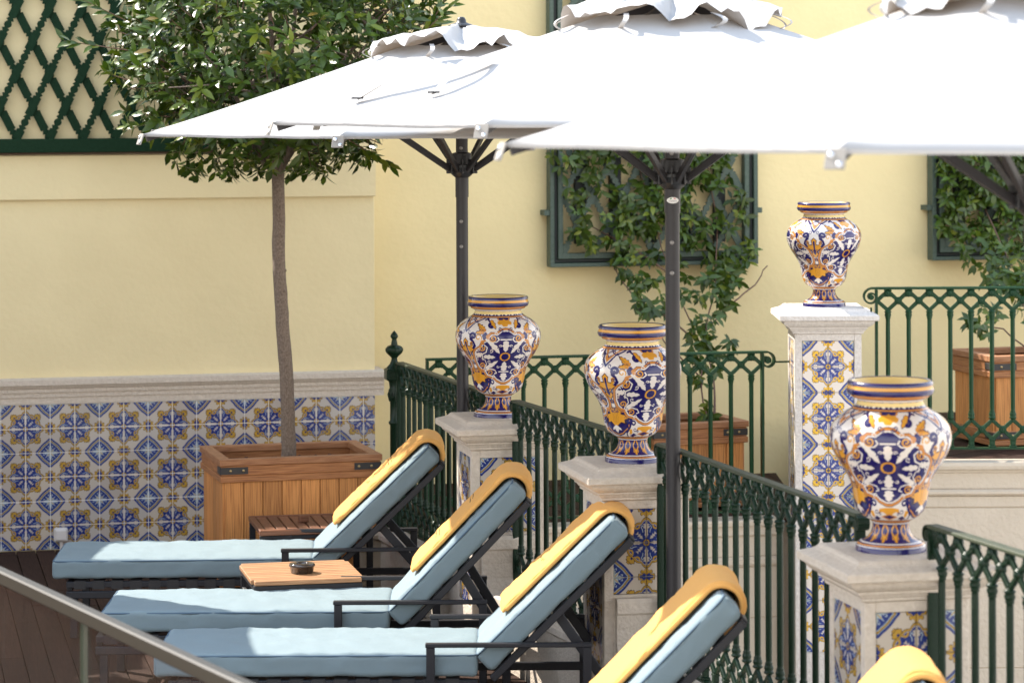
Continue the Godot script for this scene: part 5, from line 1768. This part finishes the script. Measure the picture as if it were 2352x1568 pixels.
func lounger(label: String, at: Vector3, turn: float, sd: int, slope := 45.8, shift := 0.0, extra := 0.0) -> Node3D:
	var o := thing("sun_lounger", label, "sun lounger", at, turn, "sun loungers in a row along the balustrade")
	var r := RandomNumberGenerator.new()
	r.seed = sd
	var H := Vector3(0.213 + shift, 0.408, 0)
	var sa := deg_to_rad(slope)
	var u := Vector3(cos(sa), sin(sa), 0)
	var n := Vector3(-sin(sa), cos(sa), 0)
	# frame
	for z in [-1.0, 1.0]:
		part_box("side_rail", Vector3(-0.14, 0.222, z * 0.318), Vector3(1.94, 0.036, 0.026), M.metal, o, 0.003)
		part_box("seat_rail", Vector3(-0.445, 0.272, z * 0.300), Vector3(1.33, 0.030, 0.030), M.metal, o, 0.003)
		part_box("leg", Vector3(-1.07, 0.102, z * 0.312), Vector3(0.040, 0.204, 0.030), M.metal, o, 0.003)
		part_box("leg", Vector3(0.80, 0.102, z * 0.312), Vector3(0.040, 0.204, 0.030), M.metal, o, 0.003)
		var am := MB.new()
		am.box(Vector3(0.354, 0.442, z * 0.338), Vector3(0.715, 0.018, 0.034), 0.003)
		am.box(Vector3(0.019, 0.2165, z * 0.338), Vector3(0.037, 0.433, 0.028), 0.003)
		am.box(Vector3(0.691, 0.2165, z * 0.338), Vector3(0.037, 0.433, 0.028), 0.003)
		obj("armrest", am.done(), M.metal, o)
		var p0 := Vector3(0.272 + shift, 0.285, z * 0.285)
		var b0 := p0 + u * 0.845
		obj("back_bar", MB.new().bar(p0, b0, 0.028, 0.032, Vector3.UP, 0.003).done(), M.metal, o)
		obj("strut", MB.new().bar(p0 + u * 0.40 + Vector3(0, -0.01, -z * 0.035), Vector3(0.80, 0.225, z * 0.250), 0.014, 0.042, Vector3.UP, 0.003).done(), M.metal, o)
	part_box("cross_rail", Vector3(-1.095, 0.262, 0), Vector3(0.030, 0.050, 0.57), M.metal, o, 0.003)
	part_box("cross_rail", Vector3(0.82, 0.222, 0), Vector3(0.030, 0.036, 0.61), M.metal, o, 0.003)
	part_box("back_end_bar", Vector3(0.272 + shift, 0.285, 0) + u * 0.840, Vector3(0.030, 0.032, 0.54), M.metal, o, 0.003, Basis(u, n, Vector3.BACK))
	for k in 13:
		part_box("strap", Vector3(-1.04 + 0.096 * k, 0.289, 0), Vector3(0.060, 0.004, 0.632), M.strap, o, 0.0)
		for z in [-1.0, 1.0]:
			part_box("strap_loop", Vector3(-1.04 + 0.096 * k, 0.2705, z * 0.3165), Vector3(0.060, 0.040, 0.003), M.strap, o, 0.0)
	for k in 7:
		part_box("back_strap", Vector3(0.272 + shift, 0.285, 0) + u * (0.10 + 0.105 * k) + n * 0.0145, Vector3(0.060, 0.004, 0.56), M.strap, o, 0.0, Basis(u, n, Vector3.BACK))
	# cushions
	var cs := MB.new().rounded(Vector3(-0.461 + shift - extra / 2, 0.350, 0), Vector3(1.345 + extra, 0.100, 0.625), 0.024, 44, 14, 0.008, 3, 0.009, sd)
	var seat := obj("seat_cushion", cs.done(), M.cushion, o)
	obj("piping", MB.new().tube(rounded_loop(0.668 + extra / 2, 0.308, 0.03, 0.0, Vector3(-0.461 + shift - extra / 2, 0.391, 0)), 0.0048, 6, false).done(), M.piping, seat)
	var bb := Basis(u, n, Vector3.BACK)
	var cb := MB.new().rounded(Vector3.ZERO, Vector3(0.845, 0.105, 0.625), 0.028, 32, 14, 0.007, 3, 0.009, sd + 9)
	var back := obj("back_cushion", cb.done(), M.cushion, o, Transform3D(bb, H + u * 0.398 - n * 0.0525))
	obj("piping", MB.new().tube(rounded_loop(0.418, 0.308, 0.035, 0.0425), 0.0048, 6, false).done(), M.piping, back)
	make_towel(o, H, u, n, sd)
	return o

func make_towel(lounger_node: Node3D, H: Vector3, u: Vector3, n: Vector3, sd: int):
	var labels := {1: "by the tree planter", 2: "with its upper half in shade", 3: "on the lounger below the half-hidden vase", 4: "on the lounger before the long balustrade", 5: "before the pillar with large tiles"}
	var t := thing("towel", "folded mustard towel draped over the lounger head " + labels[sd], "towel", lounger_node.position, lounger_node.rotation.y, "mustard towels over the lounger heads")
	var ns := FastNoiseLite.new()
	ns.seed = sd * 13
	ns.frequency = 1.0
	var path := []
	var nor := []
	var s := 0.175
	while s < 0.775:
		path.append(H + u * s + n * 0.030)
		nor.append(n)
		s += 0.02
	var C := H + u * 0.775 - n * 0.050
	for i in 13:
		var a := PI * i / 12.0
		var d := n * cos(a) + u * sin(a)
		path.append(C + d * 0.080)
		nor.append(d)
	for i in 5:
		path.append(C - n * 0.080 - u * (0.02 * (i + 1)))
		nor.append(-n)
	var loops := []
	for i in path.size():
		var lp := []
		var hw := 0.205 + 0.010 * ns.get_noise_2d(i * 0.18, 3.0)
		var th := 0.016 + 0.004 * ns.get_noise_2d(i * 0.25, 9.0)
		if i == 0:
			th *= 0.75
		var zc := -0.035 + 0.012 * ns.get_noise_2d(i * 0.1, 20.0)
		for k in 28:
			var a := TAU * k / 28
			var cx := signf(cos(a)) * pow(absf(cos(a)), 0.35)
			var cy := signf(sin(a)) * pow(absf(sin(a)), 0.6)
			var w := 0.007 * ns.get_noise_2d(cx * 3.0 + 40.0, i * 0.16) + 0.004 * ns.get_noise_2d(cx * 9.0, i * 0.5)
			lp.append(path[i] + nor[i] * (cy * th + (w if cy > 0.0 else 0.0)) + Vector3(0, 0, zc + cx * hw))
		loops.append(lp)
	obj("cloth", MB.new().loft(loops).done(), M.towel, t)
	# fold line along the near side, and the stitched stripes and mark
	var em := MB.new()
	var ln := func(i0: float, z0: float, i1: float, z1: float, wd: float):
		var pts := []
		for q in 7:
			var f := q / 6.0
			var ii := lerpf(i0, i1, f)
			var k := int(ii)
			var b: Vector3 = path[k].lerp(path[k + 1], ii - k)
			var z := lerpf(z0, z1, f)
			var cx := (z + 0.035) / 0.205
			var w := 0.007 * ns.get_noise_2d(cx * 3.0 + 40.0, ii * 0.16) + 0.004 * ns.get_noise_2d(cx * 9.0, ii * 0.5)
			var th := 0.016 + 0.004 * ns.get_noise_2d(ii * 0.25, 9.0)
			pts.append(b + n * (th * pow(maxf(1.0 - pow(absf(cx), 6.0), 0.05), 0.3) + w + 0.0008) + Vector3(0, 0, z))
		em.tube(pts, wd, 4)
	for st in ([9.0, 10.0, 20.5, 21.5] if sd < 3 else [12.0, 12.9]):
		ln.call(st, -0.16, st, 0.06 if sd < 3 else -0.06, 0.0016)
	var r := RandomNumberGenerator.new()
	r.seed = 5
	for k in (9 if sd == 1 else 4):
		var i0 := 12.0 + k * 0.8
		var z0 := r.randf_range(-0.14, 0.0)
		ln.call(i0, z0, i0 + r.randf_range(-1.0, 1.4), z0 + r.randf_range(-0.04, 0.05), 0.0012)
	if sd < 4: obj("embroidery", em.done(), M.thread, t)
	var fd := MB.new()
	var fold := []
	for i in range(1, path.size() - 3): fold.append(path[i] - nor[i] * 0.004 + Vector3(0, 0, 0.172 + 0.006 * ns.get_noise_1d(i * 0.3)))
	fd.tube(fold, 0.0105, 6)
	obj("folded_edge", fd.done(), M.towel, t)

func build_loungers():
	lounger("blue cushioned sun lounger beside the tree planter, behind the teak side table", P(-1.215, 0, 15.40), 0.045, 1, 43.6, -0.05)
	lounger("blue cushioned sun lounger in front of the side table with the ashtray", P(-0.838, 0, 13.87), 0.008, 2, 46.0, 0.045)
	lounger("blue cushioned sun lounger reaching behind the glass balustrade, lit along its whole back", P(-0.377, 0, 12.83), 0.0, 3, 44.6, 0.01, 0.05)
	lounger("blue cushioned sun lounger of which only the raised back shows before the long balustrade", P(-0.028, 0, 10.84), 0.0, 4)
	lounger("blue cushioned sun lounger of which only the very top shows under a towel", P(0.475, 0, 9.20), 0.0, 5)

# ------------------------------------------------------------------ tables, glass, small things
func build_tables():
	# teak side table with slats along the front
	var t := thing("side_table", "pale teak slatted side table with charcoal frame between two loungers", "side table", P(-1.262, 0, 14.06), GRID, "teak side tables")
	var w := 0.55
	var dpt := 0.56
	for k in 11:
		var z := -(k + 0.5) * dpt / 11.0
		var inset := 0.014 if k == 0 or k == 10 else 0.0
		board("slat", Vector3(inset, 0.439, z), Vector3(w - inset, 0.439, z), dpt / 11.0 - 0.0022, 0.022, M.slat[k % 3], t, 0.003)
	var fr := MB.new()
	fr.box(Vector3(w / 2, 0.413, -0.020), Vector3(w - 0.02, 0.028, 0.024), 0.003)
	fr.box(Vector3(w / 2, 0.413, -dpt + 0.020), Vector3(w - 0.02, 0.028, 0.024), 0.003)
	fr.box(Vector3(0.022, 0.413, -dpt / 2), Vector3(0.024, 0.028, dpt - 0.066), 0.003)
	fr.box(Vector3(w - 0.022, 0.413, -dpt / 2), Vector3(0.024, 0.028, dpt - 0.066), 0.003)
	obj("frame", fr.done(), M.metal, t)
	for x in [0.024, w - 0.024]:
		for z in [-0.024, -dpt + 0.024]:
			part_box("leg", Vector3(x, 0.199, z), Vector3(0.026, 0.398, 0.026), M.metal, t, 0.003)
		part_box("lower_rail", Vector3(x, 0.33, -dpt / 2), Vector3(0.018, 0.018, dpt - 0.08), M.steel, t, 0.003)
	# darker table in the shade of the wall
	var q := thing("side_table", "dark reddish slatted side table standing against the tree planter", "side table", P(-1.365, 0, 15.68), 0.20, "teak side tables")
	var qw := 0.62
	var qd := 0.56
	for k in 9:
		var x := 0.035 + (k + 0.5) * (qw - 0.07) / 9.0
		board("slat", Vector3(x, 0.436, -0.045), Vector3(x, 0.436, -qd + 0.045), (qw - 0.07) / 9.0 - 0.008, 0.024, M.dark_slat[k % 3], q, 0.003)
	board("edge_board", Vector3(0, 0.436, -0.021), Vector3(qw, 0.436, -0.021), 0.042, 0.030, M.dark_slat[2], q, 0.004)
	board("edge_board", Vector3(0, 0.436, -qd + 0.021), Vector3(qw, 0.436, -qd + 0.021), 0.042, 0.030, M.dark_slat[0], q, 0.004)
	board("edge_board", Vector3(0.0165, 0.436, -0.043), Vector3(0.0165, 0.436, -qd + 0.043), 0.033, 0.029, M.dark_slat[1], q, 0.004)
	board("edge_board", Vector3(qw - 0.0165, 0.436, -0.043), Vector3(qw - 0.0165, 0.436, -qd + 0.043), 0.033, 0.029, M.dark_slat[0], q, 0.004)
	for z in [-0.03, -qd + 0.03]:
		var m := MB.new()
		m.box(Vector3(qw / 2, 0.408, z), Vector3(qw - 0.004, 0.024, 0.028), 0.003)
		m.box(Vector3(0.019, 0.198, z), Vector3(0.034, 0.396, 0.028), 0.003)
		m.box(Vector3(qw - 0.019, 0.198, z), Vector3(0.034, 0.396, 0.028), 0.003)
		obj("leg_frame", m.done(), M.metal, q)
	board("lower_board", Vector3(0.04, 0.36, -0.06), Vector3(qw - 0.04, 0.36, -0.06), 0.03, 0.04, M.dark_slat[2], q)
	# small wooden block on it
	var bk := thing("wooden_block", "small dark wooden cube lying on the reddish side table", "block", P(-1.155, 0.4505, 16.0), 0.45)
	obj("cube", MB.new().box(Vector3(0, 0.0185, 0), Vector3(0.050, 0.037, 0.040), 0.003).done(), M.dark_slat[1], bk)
	# ashtray
	var at := thing("ashtray", "round glossy black ashtray on the pale teak side table", "ashtray", P(-1.040, 0.4502, 14.32))
	var bowl := MB.new().lathe([Vector2(0.0, 0.0), Vector2(0.050, 0.0), Vector2(0.055, 0.004), Vector2(0.060, 0.034), Vector2(0.0635, 0.036), Vector2(0.0635, 0.042), Vector2(0.060, 0.047), Vector2(0.046, 0.050), Vector2(0.030, 0.048), Vector2(0.027, 0.040), Vector2(0.030, 0.012), Vector2(0.0, 0.010)], 40, Vector3.ZERO, null, 1.0, false)
	obj("bowl", bowl.done(), M.ashtray, at)
	obj("rim_ring", MB.new().lathe([Vector2(0.0625, 0.034), Vector2(0.0645, 0.0355), Vector2(0.0645, 0.0375), Vector2(0.0625, 0.039)], 40).done(), M.black_plastic, at)

func build_glass_balustrade():
	var o := thing("glass_balustrade", "glass balustrade with a dull bronze handrail in the near corner", "balustrade", P(-1.85, 0, 10.5))
	var dv := Vector3(0.468, 0, 0.884)
	obj("handrail", MB.new().bar(dv * -1.6 + Vector3(0, 1.080, 0), dv * 3.4 + Vector3(0, 1.080, 0), 0.044, 0.050, Vector3.UP, 0.006).done(), M.handrail, o)
	for s in [[-1.6, 0.875], [0.905, 2.35], [2.38, 3.4]]:
		obj("pane", MB.new().bar(dv * s[0] + Vector3(0, 0.555, 0), dv * s[1] + Vector3(0, 0.555, 0), 0.012, 1.02).done(), M.glass, o)
		for e in s:
			obj("pane_edge", MB.new().bar(dv * (e - 0.003) + Vector3(0, 0.555, 0), dv * (e + 0.003) + Vector3(0, 0.555, 0), 0.0135, 1.02).done(), M.glass_edge, o)
	obj("bottom_channel", MB.new().bar(dv * -1.6 + Vector3(0, 0.025, 0), dv * 3.4 + Vector3(0, 0.025, 0), 0.05, 0.05, Vector3.UP, 0.004).done(), M.handrail, o)

func build_small_things():
	# boarded screen on the far side of the deck, seen only mirrored in the glass
	var sc := thing("wooden_screen", "brown vertical board screen across the deck, mirrored in the glass balustrade", "fence", P(-8.2, 0, 9.0))
	var dv := Vector3(0.9, 0, -8.6)
	for i in 57:
		var p := dv * ((i + 0.5) / 57.0)
		board("plank", p + Vector3(0, 0.04, 0), p + Vector3(0, 2.05, 0), 0.146, 0.02, M.dark_slat[i % 3], sc, 0.002, Vector3(1, 0, 0.105))
	for y in [0.35, 1.75]:
		board("rail", Vector3(-0.04, y, 0), dv + Vector3(-0.04, y, 0), 0.04, 0.08, M.dark_slat[1], sc)
	var s := thing("wall_socket", "white outdoor socket box low on the tiled wall", "socket", P(-2.787, 0.0, 17.925), GRID)
	part_box("box", Vector3(0, 0.095, 0.028), Vector3(0.084, 0.084, 0.046), M.socket, s, 0.008)
	part_box("flap", Vector3(0.0, 0.095, 0.055), Vector3(0.068, 0.062, 0.010), M.socket, s, 0.004)
	obj("conduit", MB.new().tube([Vector3(0.004, 0.0, 0.024), Vector3(0.004, 0.056, 0.024)], 0.011, 10).done(), M.socket, s)
